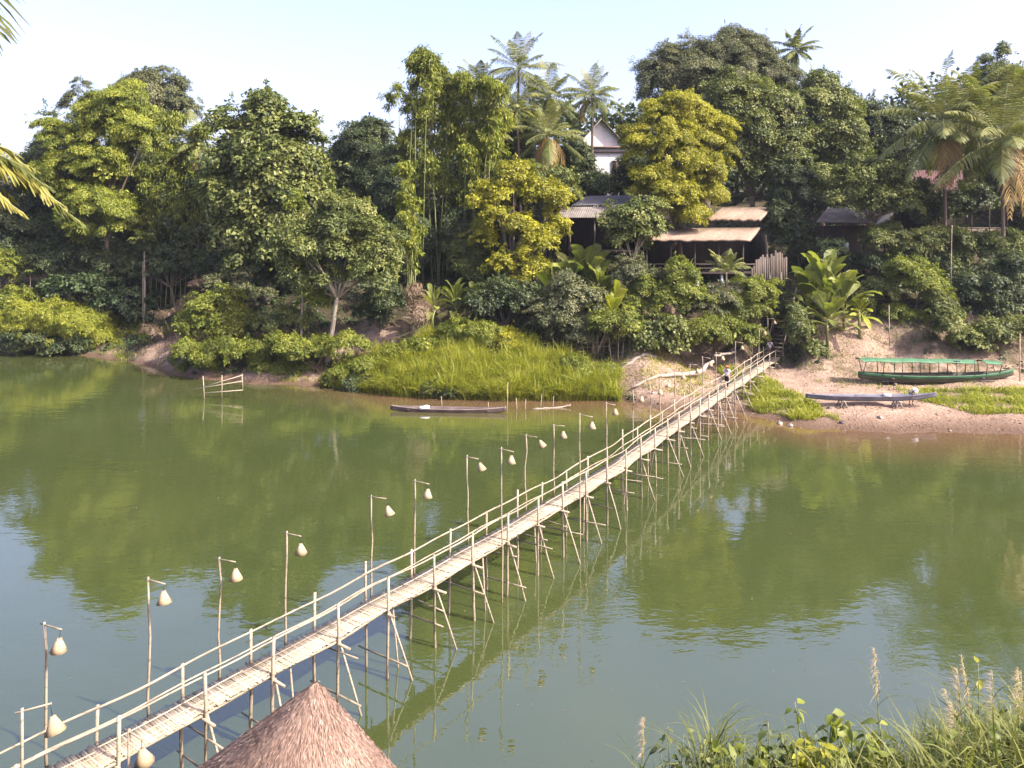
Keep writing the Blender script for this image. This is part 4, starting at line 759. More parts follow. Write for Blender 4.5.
def palm(label, px, D, cx_, cy_, rad_px, nf=34, lean=0, dead=0, mat='palm', base_py=None, name='coconut_palm', r0=.16, lw=.09, group='coconut palms on the far bank', low=-.85):
    seed_[0] += 1; r = np.random.default_rng(seed_[0]); bx = (px - HX) * D / F; base = np.array([bx, D, g(bx, D)]); H = thing(name, label, 'palm', base, 0, group); C = at(cx_, cy_, D) - base; fl = rad_px * D / F * 1.3
    mb = MB(); tube(mb, curve([0, 0, -.4], [C[0] * .2 + lean, r.normal(0, .3), C[2] * .5], C, 12), np.linspace(r0 * 1.3, r0 * .8, 12), 8, .5); part(mb, 'trunk', BARK, H, smooth=True)
    cr = MB(); st = MB(); dm = MB(); ds = MB()
    for k in range(nf):
        az = k * 2.399963 + r.normal(0, .15); el = 1.40 - (1.40 - low) * ((k + .5) / nf) ** 1.05 + r.normal(0, .13); L = fl * r.uniform(.72, 1.12) * (1.15 if el > .9 else 1.0)
        h = np.array([math.cos(az), math.sin(az), 0]); d0 = h * math.cos(el) + np.array([0, 0, math.sin(el)]); b0 = C + h * .1 + [0, 0, .1]; mid = b0 + d0 * L * .62; tip = b0 + h * L * (math.cos(el) * .90 + .12) + np.array([0, 0, L * (math.sin(el) * .92 - .34 * math.cos(el * .85))])
        frond(cr, st, b0, mid, tip, r, 36, fl * .22, lw * .85, np.clip(r.normal(.55 + .18 * math.sin(el), .14), 0, 1), .6)
    part(cr, 'crown', LM[mat], H); part(st, 'frond_stalks', CULM, H)
    if dead:
        for k in range(dead):
            az = r.uniform(3.6, 5.9); h = np.array([math.cos(az), math.sin(az), 0]); b0 = C + h * .15 - [0, 0, .1]; L = fl * r.uniform(.75, 1.05); frond(dm, ds, b0, b0 + h * L * .45 - [0, 0, .1 * L], b0 + h * L * .38 - [0, 0, L * .95], r, 26, fl * .24, lw, r.uniform(.2, .8), .9)
        tag(part(dm, 'dead_fronds', LM['deadp'], H), 'brown withered hanging fronds')
    return H
def banana(label, px, D, top_py, rad_px, r_seed, nl=10, group='banana plants on the far bank', base_z=None, mat='banana', erect=.8, wid=.26):
    r = np.random.default_rng(r_seed)
    for _ in range(40):                                   # step back up the slope until the stem is no taller than it looks
        if CAMZ - (top_py - HY) * D / F - g((px - HX) * D / F, D) - rad_px * D / F * 1.06 <= 2.6: break
        D += .25
    bx = (px - HX) * D / F; gz_ = g(bx, D); base = np.array([bx, D, gz_]); H = thing('banana_plant', label, 'banana plant', base, 0, group)
    ht = CAMZ - (top_py - HY) * D / F - gz_; L0 = rad_px * D / F * 1.25; sh_ = max(.4, ht - L0 * .85)
    mb = MB(); tube(mb, [[0, 0, -.3], [r.normal(0, .1), 0, sh_ * .6], [r.normal(0, .12), 0, sh_]], [.15, .12, .08], 8, .5); part(mb, 'stem', CULM, H, smooth=True); mb = MB(); c0 = np.array([0, 0, sh_])
    for k in range(nl):
        az = k * 2.4 + r.normal(0, .25); q = (k + .5) / nl; el = 1.48 - (1.48 - .62 * erect) * q ** 1.25 + r.normal(0, .08); L = L0 * r.uniform(.85, 1.15); h = np.array([math.cos(az), math.sin(az), 0])
        b0 = c0 - [0, 0, (.25 + .9 * r.random()) * q]; mid = b0 + (h * math.cos(el) + np.array([0, 0, math.sin(el)])) * L * .68; tip = b0 + h * L * (.25 + .72 * math.cos(el)) + np.array([0, 0, L * (math.sin(el) * .92 - .35 * math.cos(el) - .1)])
        n = 12; P = curve(b0, mid, tip, n); T = norm(np.gradient(P, axis=0)); sd = norm(np.cross(T, [0, 0, 1.0]) + r.normal(0, .35, 3)); nn = np.cross(sd, T); u = np.linspace(0, 1, n)
        w = L * wid * .5 * np.clip(np.sin(np.clip((u - .16) / .84, 0, 1) * math.pi) ** .55, .03, 1); tw = r.uniform(.15, .9, 1); lo = np.clip(r.normal(.5, .17), 0, 1)
        for sg in (-1, 1):                                # blade halves split by wind tears
            for j in range(2, n - 1):
                jit = r.normal(0, .06); e0 = P[j] + sd[j] * sg * w[j] * (1 - .12 * r.random()) + nn[j] * w[j] * (.25 - tw * .25 + jit); e1 = P[j + 1] + sd[j + 1] * sg * w[j + 1] * (1 - .12 * r.random()) + nn[j + 1] * w[j + 1] * (.25 - tw * .25 + jit)
                mb.add([P[j], P[j + 1], e1, e0], [[0, 1, 2, 3]], np.clip([lo + .12, lo + .12, lo, lo], 0, 1))
        tube(mb, P, np.linspace(.04, .008, n), 4, .85)
    part(mb, 'leaves', LM[mat], H); return H
def papaya(label, px, D, top_py, rad_px):
    seed_[0] += 1; r = np.random.default_rng(seed_[0]); bx = (px - HX) * D / F; base = np.array([bx, D, g(bx, D)]); H = thing('papaya_tree', label, 'papaya tree', base); ht = CAMZ - (top_py - HY) * D / F - base[2]; k_ = D / F
    mb = MB(); tube(mb, [[0, 0, -.3], [.1, 0, ht * .5], [0, 0, ht]], [.11, .09, .05], 7, .6); part(mb, 'trunk', PALEBARK, H); mb = MB()
    for k in range(12):
        az = k * 2.4; el = r.uniform(-.2, .9); d = np.array([math.cos(az) * math.cos(el), math.sin(az) * math.cos(el), math.sin(el)]); L = rad_px * k_ * r.uniform(.7, 1.1); e = d * L + [0, 0, ht]; tube(mb, [[0, 0, ht - .05], e], .012, 4, .7)
        m = 7; an = np.linspace(-1.9, 1.9, m) + az; dd = np.stack([np.cos(an), np.sin(an), np.full(m, -.25)], 1); leaves(mb, np.repeat(e[None], m, 0), dd, np.repeat([[0, 0, 1.0]], m, 0) + r.normal(0, .2, (m, 3)), L * .6, L * .24, np.clip(r.normal(.55, .12, m), 0, 1))
    part(mb, 'crown', LM['mid'], H); return H

T = tree
# left wood
T('broadleaf_tree', 'tall olive tree rising behind the yellow-green bamboo at upper left', 'tree', 150, 114, [(152, 100, 32, 28), (128, 118, 25, 25), (180, 112, 16, 20), (148, 82, 18, 12)], LM['olive'], .42, .5, .85, .35)
T('sparse_tree', 'thin grey twiggy tree top at far left above the bamboo', 'tree', 80, 114, [(82, 90, 12, 13), (78, 110, 20, 14)], LM['olive'], .3, .4, .35, .2, fill=False)
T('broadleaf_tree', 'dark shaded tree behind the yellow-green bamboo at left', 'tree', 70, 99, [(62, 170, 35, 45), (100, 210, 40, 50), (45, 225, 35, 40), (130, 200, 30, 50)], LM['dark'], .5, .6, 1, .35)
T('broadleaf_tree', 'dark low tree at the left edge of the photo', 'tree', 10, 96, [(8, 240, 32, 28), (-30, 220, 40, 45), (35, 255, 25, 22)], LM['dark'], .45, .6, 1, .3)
T('feathery_tree', 'big bright yellow-green feathery tree at upper left', 'tree', 110, 92, [(118, 118, 30, 32), (95, 128, 26, 30), (140, 140, 24, 36), (62, 140, 22, 14), (78, 165, 24, 24), (108, 170, 24, 30, 1), (92, 205, 30, 22, 2), (118, 222, 18, 26, 2), (78, 228, 16, 14, 2), (48, 178, 16, 16), (45, 126, 14, 7), (128, 95, 16, 12)], LM['lime'], .46, .32, .9, .3, droop=.7, crad=.9, shell=.4)
bamboo('mid-green bamboo clump hanging in plumes right of the yellow-green tree', 165, 93, [(150, 130), (165, 120), (178, 118), (185, 150), (205, 130), (160, 155), (190, 175), (145, 170), (172, 165), (200, 190), (158, 200), (180, 205)], LM['bright'], 1.5, 1.5, 1.1)
palm('drooping palm half hidden between left bamboo and large-leaved tree', 198, 93.5, 197, 142, 27, 26, dead=2, lw=.10)
T('broadleaf_tree', 'dark shaded tree filling the gap beside the large-leaved tree at left', 'tree', 195, 97, [(195, 215, 38, 50), (160, 235, 35, 32), (225, 225, 30, 40)], LM['dark'], .5, .6, 1, .35)
T('large_leaved_tree', 'large rounded tree with big pale-lit leaves at centre left', 'tree', 268, 85, [(266, 108, 22, 18), (258, 135, 34, 24), (285, 142, 28, 28), (240, 165, 32, 28), (275, 172, 40, 30, 1), (304, 165, 20, 34), (228, 195, 24, 28), (258, 205, 36, 30, 1), (295, 205, 32, 34, 1.5), (240, 232, 28, 28, 1), (278, 240, 34, 30, 1.5), (225, 122, 14, 12), (262, 262, 26, 16, 1)], LM['mid'], .75, .62, 1.0, .4, .35, crad=1.15, droop=.4, up=.8)
T('fork_trunked_tree', 'small tree with forked bare trunk standing in front on the bank', 'tree', 326, 74, [(335, 245, 50, 28), (372, 272, 28, 26), (298, 258, 24, 34), (342, 215, 34, 16), (380, 245, 22, 22), (320, 280, 18, 16)], LM['mid'], .46, .55, .8, .22, .55, bark=PALEBARK, crad=.8, nl=12, up=.7)
T('slender_tree', 'slender pale-stemmed tree left of the fork-trunked tree', 'tree', 302, 75.5, [(298, 205, 9, 12), (305, 225, 10, 10), (310, 300, 16, 10)], LM['bright'], .5, .5, .5, .10, .85, bark=PALEBARK, fill=False)
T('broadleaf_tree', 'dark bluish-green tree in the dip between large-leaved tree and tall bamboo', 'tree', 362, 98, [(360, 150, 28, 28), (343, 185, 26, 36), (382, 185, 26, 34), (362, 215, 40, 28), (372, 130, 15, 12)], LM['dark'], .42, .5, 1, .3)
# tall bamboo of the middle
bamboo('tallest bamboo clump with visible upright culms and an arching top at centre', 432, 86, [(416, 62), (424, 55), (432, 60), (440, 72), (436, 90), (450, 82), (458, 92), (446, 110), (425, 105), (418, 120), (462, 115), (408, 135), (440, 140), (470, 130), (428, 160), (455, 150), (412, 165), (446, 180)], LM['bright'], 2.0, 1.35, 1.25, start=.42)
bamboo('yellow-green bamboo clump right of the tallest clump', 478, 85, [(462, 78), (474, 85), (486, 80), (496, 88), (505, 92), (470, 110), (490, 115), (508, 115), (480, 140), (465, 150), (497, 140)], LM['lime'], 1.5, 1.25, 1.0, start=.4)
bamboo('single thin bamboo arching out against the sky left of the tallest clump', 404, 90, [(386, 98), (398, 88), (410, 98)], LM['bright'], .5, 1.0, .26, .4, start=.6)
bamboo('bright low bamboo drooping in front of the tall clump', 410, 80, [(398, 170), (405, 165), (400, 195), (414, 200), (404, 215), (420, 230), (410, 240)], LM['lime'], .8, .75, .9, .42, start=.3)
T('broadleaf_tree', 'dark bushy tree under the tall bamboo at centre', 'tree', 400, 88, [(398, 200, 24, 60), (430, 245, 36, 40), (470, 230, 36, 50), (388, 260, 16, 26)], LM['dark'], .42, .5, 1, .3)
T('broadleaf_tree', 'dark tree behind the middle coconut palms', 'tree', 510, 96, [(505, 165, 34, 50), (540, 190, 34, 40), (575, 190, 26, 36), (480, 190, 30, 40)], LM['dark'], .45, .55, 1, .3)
palm('tallest coconut palm standing above the middle bamboo', 512, 95, 519, 70, 34, 34, lean=.4)
palm('coconut palm half hidden behind the bamboo, left of the tallest palm', 470, 98, 480, 84, 26, 26)
palm('coconut palm just right of the tallest palm, its crown lower', 545, 91, 549, 98, 30, 31, lean=-.3)
palm('lone coconut palm against the sky left of the white house', 590, 93, 592, 96, 29, 31, lean=.3, dead=1)
palm('yellowish low coconut palm with brown hanging skirt at centre', 550, 87, 548, 136, 31, 29, dead=6, lean=.2)
palm('shaggy palm with hanging fronds and dark trunk under the bamboo top', 484, 87.5, 486, 128, 28, 26, dead=4)
palm('palm between the shaggy palm and the low yellowish one', 520, 89, 516, 112, 28, 26, lean=.3)
T('bushy_tree', 'bright yellow-green lumpy tree below the middle palms', 'tree', 515, 79, [(500, 196, 18, 16), (538, 196, 16, 18), (557, 204, 12, 18), (482, 236, 13, 17), (522, 226, 18, 14, 1), (540, 246, 18, 12, 1.5), (556, 232, 10, 16), (500, 262, 14, 14, 1.5), (512, 172, 16, 10), (536, 268, 13, 10, 2), (476, 204, 9, 12), (494, 216, 12, 10, 1.5), (520, 284, 10, 8, 2)], LM['yellow'], .44, .42, .9, .25, .3, crad=.62)
T('bushy_tree', 'mid-green tree beside the left shelter below the palms', 'tree', 540, 82, [(520, 190, 24, 24), (560, 190, 18, 24), (470, 260, 22, 26), (490, 275, 20, 18)], LM['mid'], .44, .5, 1, .22)
T('broadleaf_tree', 'dark tree in shade left of the white house', 'tree', 580, 92, [(577, 165, 16, 26), (588, 190, 16, 16), (566, 195, 14, 20)], LM['dark'], .42, .55, 1, .25)
T('broadleaf_tree', 'dark tree in shade right of the white house under the yellow tree', 'tree', 640, 91, [(634, 178, 18, 26), (655, 195, 24, 22), (625, 192, 12, 14)], LM['dark'], .42, .55, 1, .25)
# right of the white house
T('tall_tree', 'very tall grey-green fine-leaved tree behind the yellow tree', 'tree', 705, 104, [(662, 82, 22, 34), (690, 72, 28, 30), (725, 62, 28, 26), (752, 72, 30, 32), (775, 88, 20, 26), (735, 42, 20, 14), (710, 100, 50, 36), (672, 58, 10, 12), (758, 48, 10, 10)], LM['olive'], .40, .38, .95, .45, .4, crad=1.0)
T('feathery_tree', 'brilliant yellow feathery tree left of the thatched shelter', 'tree', 684, 83, [(664, 118, 24, 20), (690, 112, 22, 18), (708, 135, 24, 22), (640, 148, 18, 24), (670, 150, 28, 24, 1), (700, 168, 26, 24, 1), (652, 182, 22, 20, 1), (676, 196, 24, 22, 2), (710, 190, 16, 18), (690, 215, 18, 12, 2), (672, 102, 12, 10)], LM['yellow'], .40, .36, .95, .28, .3, droop=.55, crad=.75, shell=.4)
T('dense_tree', 'dense dark-green tree above the upper thatched roof', 'tree', 752, 90, [(735, 100, 26, 24), (765, 115, 30, 28), (748, 140, 34, 30), (780, 150, 24, 32), (728, 150, 20, 30), (722, 122, 20, 22), (770, 175, 26, 20)], LM['mid'], .44, .6, 1.05, .35, .45, crad=.9)
palm('small lone coconut palm on the skyline right of the tall grey-green tree', 794, 106, 795, 50, 21, 29, lw=.11)
T('dense_tree', 'tall green tree right of the skyline palm', 'tree', 822, 92, [(822, 86, 16, 16), (812, 108, 24, 22), (840, 112, 20, 24), (825, 140, 32, 28), (845, 160, 24, 26), (805, 165, 26, 30), (830, 185, 24, 18)], LM['mid'], .46, .6, 1.05, .35, .45, crad=.9)
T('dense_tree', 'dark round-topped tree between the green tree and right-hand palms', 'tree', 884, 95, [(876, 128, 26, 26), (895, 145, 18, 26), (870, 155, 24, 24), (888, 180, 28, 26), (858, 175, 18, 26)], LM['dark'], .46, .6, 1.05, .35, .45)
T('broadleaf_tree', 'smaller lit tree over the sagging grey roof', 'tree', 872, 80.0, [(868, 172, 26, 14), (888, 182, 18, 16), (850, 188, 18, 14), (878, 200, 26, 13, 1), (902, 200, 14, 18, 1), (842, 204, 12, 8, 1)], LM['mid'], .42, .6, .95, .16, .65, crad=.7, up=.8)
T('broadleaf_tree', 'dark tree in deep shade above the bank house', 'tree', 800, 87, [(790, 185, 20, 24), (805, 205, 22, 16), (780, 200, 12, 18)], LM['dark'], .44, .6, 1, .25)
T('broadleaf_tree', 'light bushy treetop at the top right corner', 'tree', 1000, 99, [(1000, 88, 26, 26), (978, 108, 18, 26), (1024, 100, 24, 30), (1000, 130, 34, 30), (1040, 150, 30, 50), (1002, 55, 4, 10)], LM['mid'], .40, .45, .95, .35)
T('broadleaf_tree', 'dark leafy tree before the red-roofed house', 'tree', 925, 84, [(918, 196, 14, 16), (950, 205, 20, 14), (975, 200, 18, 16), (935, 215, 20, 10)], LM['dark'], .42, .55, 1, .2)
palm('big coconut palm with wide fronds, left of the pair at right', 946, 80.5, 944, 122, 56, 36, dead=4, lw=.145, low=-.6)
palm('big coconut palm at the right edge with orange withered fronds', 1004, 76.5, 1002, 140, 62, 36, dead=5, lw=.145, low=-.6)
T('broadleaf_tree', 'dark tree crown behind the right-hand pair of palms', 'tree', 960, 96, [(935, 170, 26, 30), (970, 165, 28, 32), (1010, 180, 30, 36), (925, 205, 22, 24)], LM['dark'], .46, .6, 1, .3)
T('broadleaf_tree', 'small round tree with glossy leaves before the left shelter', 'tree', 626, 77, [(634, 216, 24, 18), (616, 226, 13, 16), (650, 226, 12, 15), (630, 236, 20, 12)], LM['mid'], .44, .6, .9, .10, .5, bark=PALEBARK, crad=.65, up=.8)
T('low_tree', 'dark shaded thicket at the foot of the left bamboo', 'tree', 175, 92, [(170, 262, 30, 18), (140, 270, 20, 14), (205, 265, 20, 16)], LM['dark'], .42, .6, 1, .12)  # dark leaf colour stands in for the shade at the bamboo's foot
T('low_tree', 'dark shaded thicket under the yellow-green feathery tree', 'tree', 80, 93, [(60, 262, 30, 14), (95, 255, 26, 16), (25, 268, 20, 14), (118, 262, 16, 14)], LM['dark'], .42, .6, 1, .12)  # shade between the trunks put into the dark leaf colour
T('low_tree', 'dark shaded thicket below the large-leaved tree', 'tree', 245, 86, [(240, 262, 24, 12), (275, 280, 22, 14), (300, 285, 18, 14)], LM['dark'], .42, .6, 1, .12)
T('low_tree', 'dark shaded thicket right of the thatched shelter', 'tree', 800, 84, [(790, 235, 20, 18), (805, 255, 14, 16), (778, 218, 14, 14)], LM['dark'], .42, .6, 1, .12)
# beyond the frame, so that the wood does not end at its edge
T('broadleaf_tree', 'large tree beyond the left edge of the photo', 'tree', -70, 95, [(-70, 150, 50, 60), (-110, 190, 50, 50), (-60, 220, 50, 40)], LM['mid'], .6, .6, .7, .4)
T('broadleaf_tree', 'large tree beyond the right edge of the photo', 'tree', 1090, 88, [(1085, 160, 40, 60), (1120, 200, 50, 60), (1075, 220, 40, 50)], LM['mid'], .6, .6, .7, .4)

# bananas, papaya, shrubs
k = 300; NLX = 7
for (px, D, ty, rp, lab, nl, er, mt) in [
    (826, 71.5, 246, 40, 'tallest banana plant behind the left end of the green boat', 13, 1.2, 'banana'), (808, 71, 262, 36, 'banana plant beside the steps, left of the tallest one', 11, .9, 'banana'), (844, 71, 266, 34, 'banana plant at the right flank of the tallest one', 11, .7, 'banana'), (828, 69.8, 288, 30, 'low banana plant at the foot of the tallest one', 13, .3, 'banana'),
    (613, 70.5, 280, 32, 'bright yellow-green young banana plant above the stick fence', 12, .9, 'reed'), (588, 75, 240, 34, 'tall banana plant under the left shelter', 11, .9, 'banana'), (570, 75.5, 246, 32, 'banana plant left of the tall one under the left shelter', 11, .8, 'banana'), (552, 74.5, 258, 32, 'banana plant with drooping leaves at the lower right of the yellow-green lumpy tree', 11, .4, 'banana'),
    (600, 73.5, 258, 30, 'banana plant above the bright young one', 10, .9, 'banana'), (434, 73.5, 282, 24, 'banana plant with pale round leaves beside the dry brown brush', 9, .4, 'banana'), (456, 74, 278, 24, 'dark-leaved banana plant right of the dry brown brush', 9, .5, 'banana'), (476, 73, 282, 22, 'banana plant in shadow below the yellow-green lumpy tree', 9, .5, 'banana'),
    (304, 73.8, 278, 17, 'small banana plant between large-leaved and fork-trunked trees', 9, .6, 'banana'), (945, 70.5, 285, 12, 'slim leafy banana shoot on the bank above the green boat', 9, .2, 'reed'), (860, 69.5, 292, 16, 'hanging bright banana shoot right of the banana group', 10, -.6, 'reed'), (690, 73.5, 258, 13, 'small banana shoot in front of the thatched shelter', 8, .9, 'banana'), (975, 70.2, 320, 15, 'broad-leaved banana shoot behind the stern of the green boat', 9, .4, 'banana')]:
    banana(lab, px, D, ty, rp, k, nl + NLX, erect=er, mat=mt); k += 1
papaya('lone papaya tree with bare pale trunk on the left slope', 144, 90, 240, 11); papaya('short papaya tree near the dark trees at far left', 103, 92, 252, 8); papaya('leaning papaya tree right of the left-edge shrub', 30, 92, 268, 10)
palm('young trunkless palm with spiky fronds before the thatched shelter', 727, 75, 726, 272, 22, 14, r0=.12, name='young_palm', group='young palms', lw=.10, low=.3)
SH = [
 ('wide bright grassy shrub overhanging the river at far left', 60, 88.5, [(64, 326, 44, 22), (30, 318, 26, 16), (98, 338, 18, 14), (45, 340, 34, 12), (8, 325, 16, 14)], 'reed', .55, .2),
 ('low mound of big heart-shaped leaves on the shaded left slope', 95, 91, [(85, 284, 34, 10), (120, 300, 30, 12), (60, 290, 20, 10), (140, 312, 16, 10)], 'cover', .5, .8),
 ('small pale shrub at the left edge above the grassy shrub', 4, 90, [(2, 268, 14, 16), (14, 300, 24, 12)], 'bright', .4, .5),
 ('dark shrub under the wide bright grassy one at far left', 40, 87, [(30, 340, 26, 10), (60, 346, 30, 8)], 'dark', .4, .5),
 ('bright rounded shrub on the bank left of the fork-trunked tree', 215, 77, [(214, 318, 30, 22), (196, 330, 18, 20), (238, 322, 18, 14), (222, 300, 18, 9)], 'bright', .38, .5),
 ('green weedy shrub at the waterline below the bright rounded one', 230, 75, [(228, 352, 34, 14), (198, 358, 18, 10), (262, 352, 20, 12), (185, 350, 10, 10)], 'bright', .36, .35),
 ('leafy shrub at the foot of the fork-trunked tree', 320, 72.5, [(310, 350, 26, 10), (345, 345, 22, 10), (285, 345, 18, 12)], 'bright', .32, .5),
 ('dry brown brush heap beside the pale-leaved bananas', 412, 74, [(413, 294, 4, 14), (419, 308, 7, 8)], 'straw', .6, .12),
 ('dry straw-coloured scrub on the bare left slope', 165, 84, [(172, 314, 13, 5), (190, 302, 12, 6), (152, 332, 10, 4), (205, 288, 12, 5)], 'straw', .5, .12),
 ('low greyish scrub under the large-leaved tree', 235, 82, [(232, 288, 18, 5), (262, 294, 14, 4), (212, 282, 10, 4)], 'olive', .36, .45),
 ('dark shrub on the bank right of the fork-trunked tree', 380, 77, [(385, 300, 18, 14), (372, 315, 16, 10)], 'dark', .4, .5),
 ('dark leafy shrub under the bananas below the left shelter', 566, 73, [(566, 300, 22, 24), (590, 310, 18, 22), (548, 315, 16, 18)], 'olive', .34, .5),
 ('greyish shrub behind the stick fence', 575, 72, [(572, 330, 20, 14), (596, 335, 14, 10)], 'olive', .36, .4),
 ('broad mound of heart-leaved creeper above the logs', 655, 71.2, [(656, 332, 26, 16), (640, 345, 14, 12), (676, 342, 20, 14)], 'mid', .46, .75),
 ('tall ragged shrub in front of the thatched shelter', 682, 73.5, [(680, 285, 14, 20), (692, 300, 18, 16), (664, 300, 16, 14), (676, 268, 8, 10)], 'bright', .34, .45),
 ('bright shrub with drooping twigs beside the steps', 752, 74, [(756, 292, 18, 14), (740, 308, 18, 14), (762, 310, 12, 12), (728, 318, 14, 10)], 'bright', .34, .4),
 ('low weedy shrub between creeper mound and bridge end', 715, 71.5, [(712, 330, 20, 14), (738, 336, 18, 12), (696, 338, 14, 10), (755, 338, 10, 8)], 'bright', .34, .4),
 ('shrub in the middle of the slope below the young palm', 710, 73, [(706, 308, 18, 12), (722, 300, 12, 10)], 'olive', .32, .45),
 ('dark-green shrub below the banana group at the steps', 802, 70.5, [(802, 335, 12, 14), (812, 350, 10, 10), (795, 318, 8, 10)], 'mid', .36, .5),
 ('shrub with lit leaves on the shaded slope below the bank house', 905, 76.5, [(890, 240, 20, 9), (912, 250, 20, 12), (925, 238, 18, 9)], 'mid', .36, .5),
 ('bushy shrub on the bare slope right of the bananas', 915, 73, [(914, 280, 22, 18), (932, 290, 14, 16), (900, 270, 14, 12)], 'bright', .32, .45),
 ('sprawling shrub below the red-roofed house', 965, 77, [(950, 240, 22, 12), (975, 248, 20, 12), (1000, 245, 22, 14), (955, 262, 18, 12)], 'mid', .38, .5),
 ('dark shrub in shade right of the slim banana shoot', 1000, 73, [(990, 285, 18, 18), (1014, 275, 16, 22), (1000, 305, 24, 14), (968, 290, 12, 16)], 'dark', .4, .5),
 ('leafy shrub behind the right end of the green boat', 1000, 69.5, [(1000, 335, 22, 14), (968, 342, 16, 10), (1018, 330, 14, 16), (945, 325, 12, 16)], 'mid', .38, .55),
 ('shaded undergrowth shrub between bank house and green boat', 885, 77, [(872, 265, 12, 12), (890, 270, 14, 12), (940, 270, 12, 14)], 'dark', .38, .5),
 ('dark shrub at the foot of the palisade fence', 775, 76.5, [(772, 298, 10, 14), (782, 312, 8, 12)], 'dark', .36, .5),
 ('shrub under the stilts of the thatched shelter', 655, 75, [(650, 285, 18, 12), (634, 272, 14, 14), (665, 282, 10, 8)], 'olive', .34, .5),
 ('dark shrub in the hollow below the yellow-green lumpy tree', 505, 75, [(500, 295, 20, 16), (525, 300, 18, 18), (478, 305, 18, 12)], 'dark', .4, .5),
 ('low dark shrub on the slope before the bank house', 838, 79, [(830, 256, 16, 12), (845, 262, 12, 10)], 'dark', .36, .5),
 ('leafy shrub at the right corner of the bank house', 880, 80, [(876, 240, 10, 12), (888, 232, 10, 10)], 'mid', .34, .5),
 ('green shrub clinging to the slope right of the banana group', 868, 74, [(866, 298, 14, 12), (880, 290, 12, 10), (858, 312, 9, 8)], 'mid', .32, .5),
 ('low weeds shrub at the top of the bare slope behind the boats', 895, 73, [(892, 312, 12, 7), (908, 318, 12, 7), (925, 325, 10, 6)], 'bright', .3, .4),
 ('shrub at the top of the slope above the green boat', 940, 72, [(938, 305, 14, 12), (952, 318, 10, 10)], 'mid', .32, .5),
 ('dark leafy shrub screening the lower wall of the white house', 606, 90, [(604, 186, 16, 12), (590, 192, 12, 10), (618, 188, 10, 10)], 'dark', .36, .5),
 ('weedy shrub at the left end of the reeds', 352, 70.5, [(345, 376, 16, 9), (365, 368, 14, 10), (330, 382, 10, 6)], 'bright', .32, .35),
 ('shrub standing among the reeds, left of their middle', 412, 71.5, [(408, 356, 18, 12), (425, 348, 12, 10)], 'bright', .32, .35),
 ('tallest green bush rising from the back of the reeds', 470, 73.5, [(462, 334, 18, 14), (485, 338, 16, 14), (448, 342, 12, 10)], 'bright', .34, .35),
 ('bush rising from the back of the reeds behind the stakes', 512, 73, [(508, 340, 14, 12), (524, 348, 14, 10)], 'yellow', .32, .35),
 ('bush at the right end of the reeds', 590, 68.8, [(585, 372, 18, 12), (604, 376, 14, 12), (570, 366, 12, 8)], 'bright', .34, .35),
 ('dark bush added as shade at the foot of the reeds, left of the floating canoe', 375, 69.5, [(372, 386, 16, 7), (395, 388, 14, 7), (352, 384, 12, 5)], 'dark', .32, .4),  # this and the next two: dark leaves stand in for shade under the reeds
 ('dark bush added as shade at the foot of the reeds behind the floating canoe', 470, 66.6, [(455, 392, 18, 6), (490, 393, 18, 6), (430, 391, 12, 6)], 'dark', .32, .4),
 ('dark bush added as shade at the foot of the reeds behind the floating pole', 545, 66.4, [(530, 393, 16, 6), (560, 393, 16, 6), (590, 392, 14, 6)], 'dark', .32, .4),
 ('low green shrub on the bare patch left of the fork-trunked tree', 280, 76, [(282, 318, 16, 10), (265, 328, 14, 10), (300, 322, 12, 9)], 'mid', .34, .5),
 ('low bush spilling over the waterline between bright shrub and rack', 270, 73.6, [(262, 368, 16, 7), (285, 370, 16, 6), (305, 368, 12, 6)], 'bright', .3, .35),
 ('upright bright-leaved bush in front of the left shelter', 640, 74, [(642, 292, 14, 14), (632, 305, 12, 12), (650, 306, 12, 10)], 'bright', .32, .4),
 ('dark-leaved shrub right of the reeds under the young banana', 590, 70.5, [(604, 325, 14, 12), (626, 322, 12, 12)], 'bright', .34, .5),
]
for (lab, px, D, bl, mt, lf, asp) in SH:
    shrub(lab, px, D, bl, LM[mt], lf, asp, .95, name='dry_bush' if mt == 'straw' else 'shrub', crad=.55 if mt != 'straw' else .7, droop=.5 if asp < .3 else .25)

# ground cover, reeds and grass (uncountable)
r = np.random.default_rng(77)
def scatter(n, x0, x1, s0, s1):
    X = r.uniform(x0, x1, n); s = r.uniform(s0, s1, n); Y = np.interp(X, BX, BY) + s; return X, Y, s
def sandy(X, Y):
    s = Y - np.interp(X, BX, BY); q = np.clip((X - 8.5) / 3, 0, 1) * np.clip(1.35 - s / 17, 0, 1)
    for (a, b, ra, rb) in spots: q = np.maximum(q, np.exp(-((X - a) / ra) ** 2 - ((Y - b) / rb) ** 2) * .85)
    return q
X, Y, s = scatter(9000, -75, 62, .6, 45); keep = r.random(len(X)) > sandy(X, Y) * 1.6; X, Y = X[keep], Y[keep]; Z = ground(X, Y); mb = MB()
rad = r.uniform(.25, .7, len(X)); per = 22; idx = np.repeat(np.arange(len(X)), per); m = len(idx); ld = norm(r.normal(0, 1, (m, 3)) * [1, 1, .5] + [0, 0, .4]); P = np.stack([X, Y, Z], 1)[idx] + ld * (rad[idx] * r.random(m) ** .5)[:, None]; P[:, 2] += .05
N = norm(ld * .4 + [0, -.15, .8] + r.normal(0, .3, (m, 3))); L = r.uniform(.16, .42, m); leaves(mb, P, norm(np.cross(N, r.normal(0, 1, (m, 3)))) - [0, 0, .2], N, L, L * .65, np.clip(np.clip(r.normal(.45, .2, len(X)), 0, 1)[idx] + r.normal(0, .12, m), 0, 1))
tag(part(mb, 'ground_cover', LM['cover'], None), 'low dark leafy ground cover over the far bank', 'ground cover', None, 'stuff')
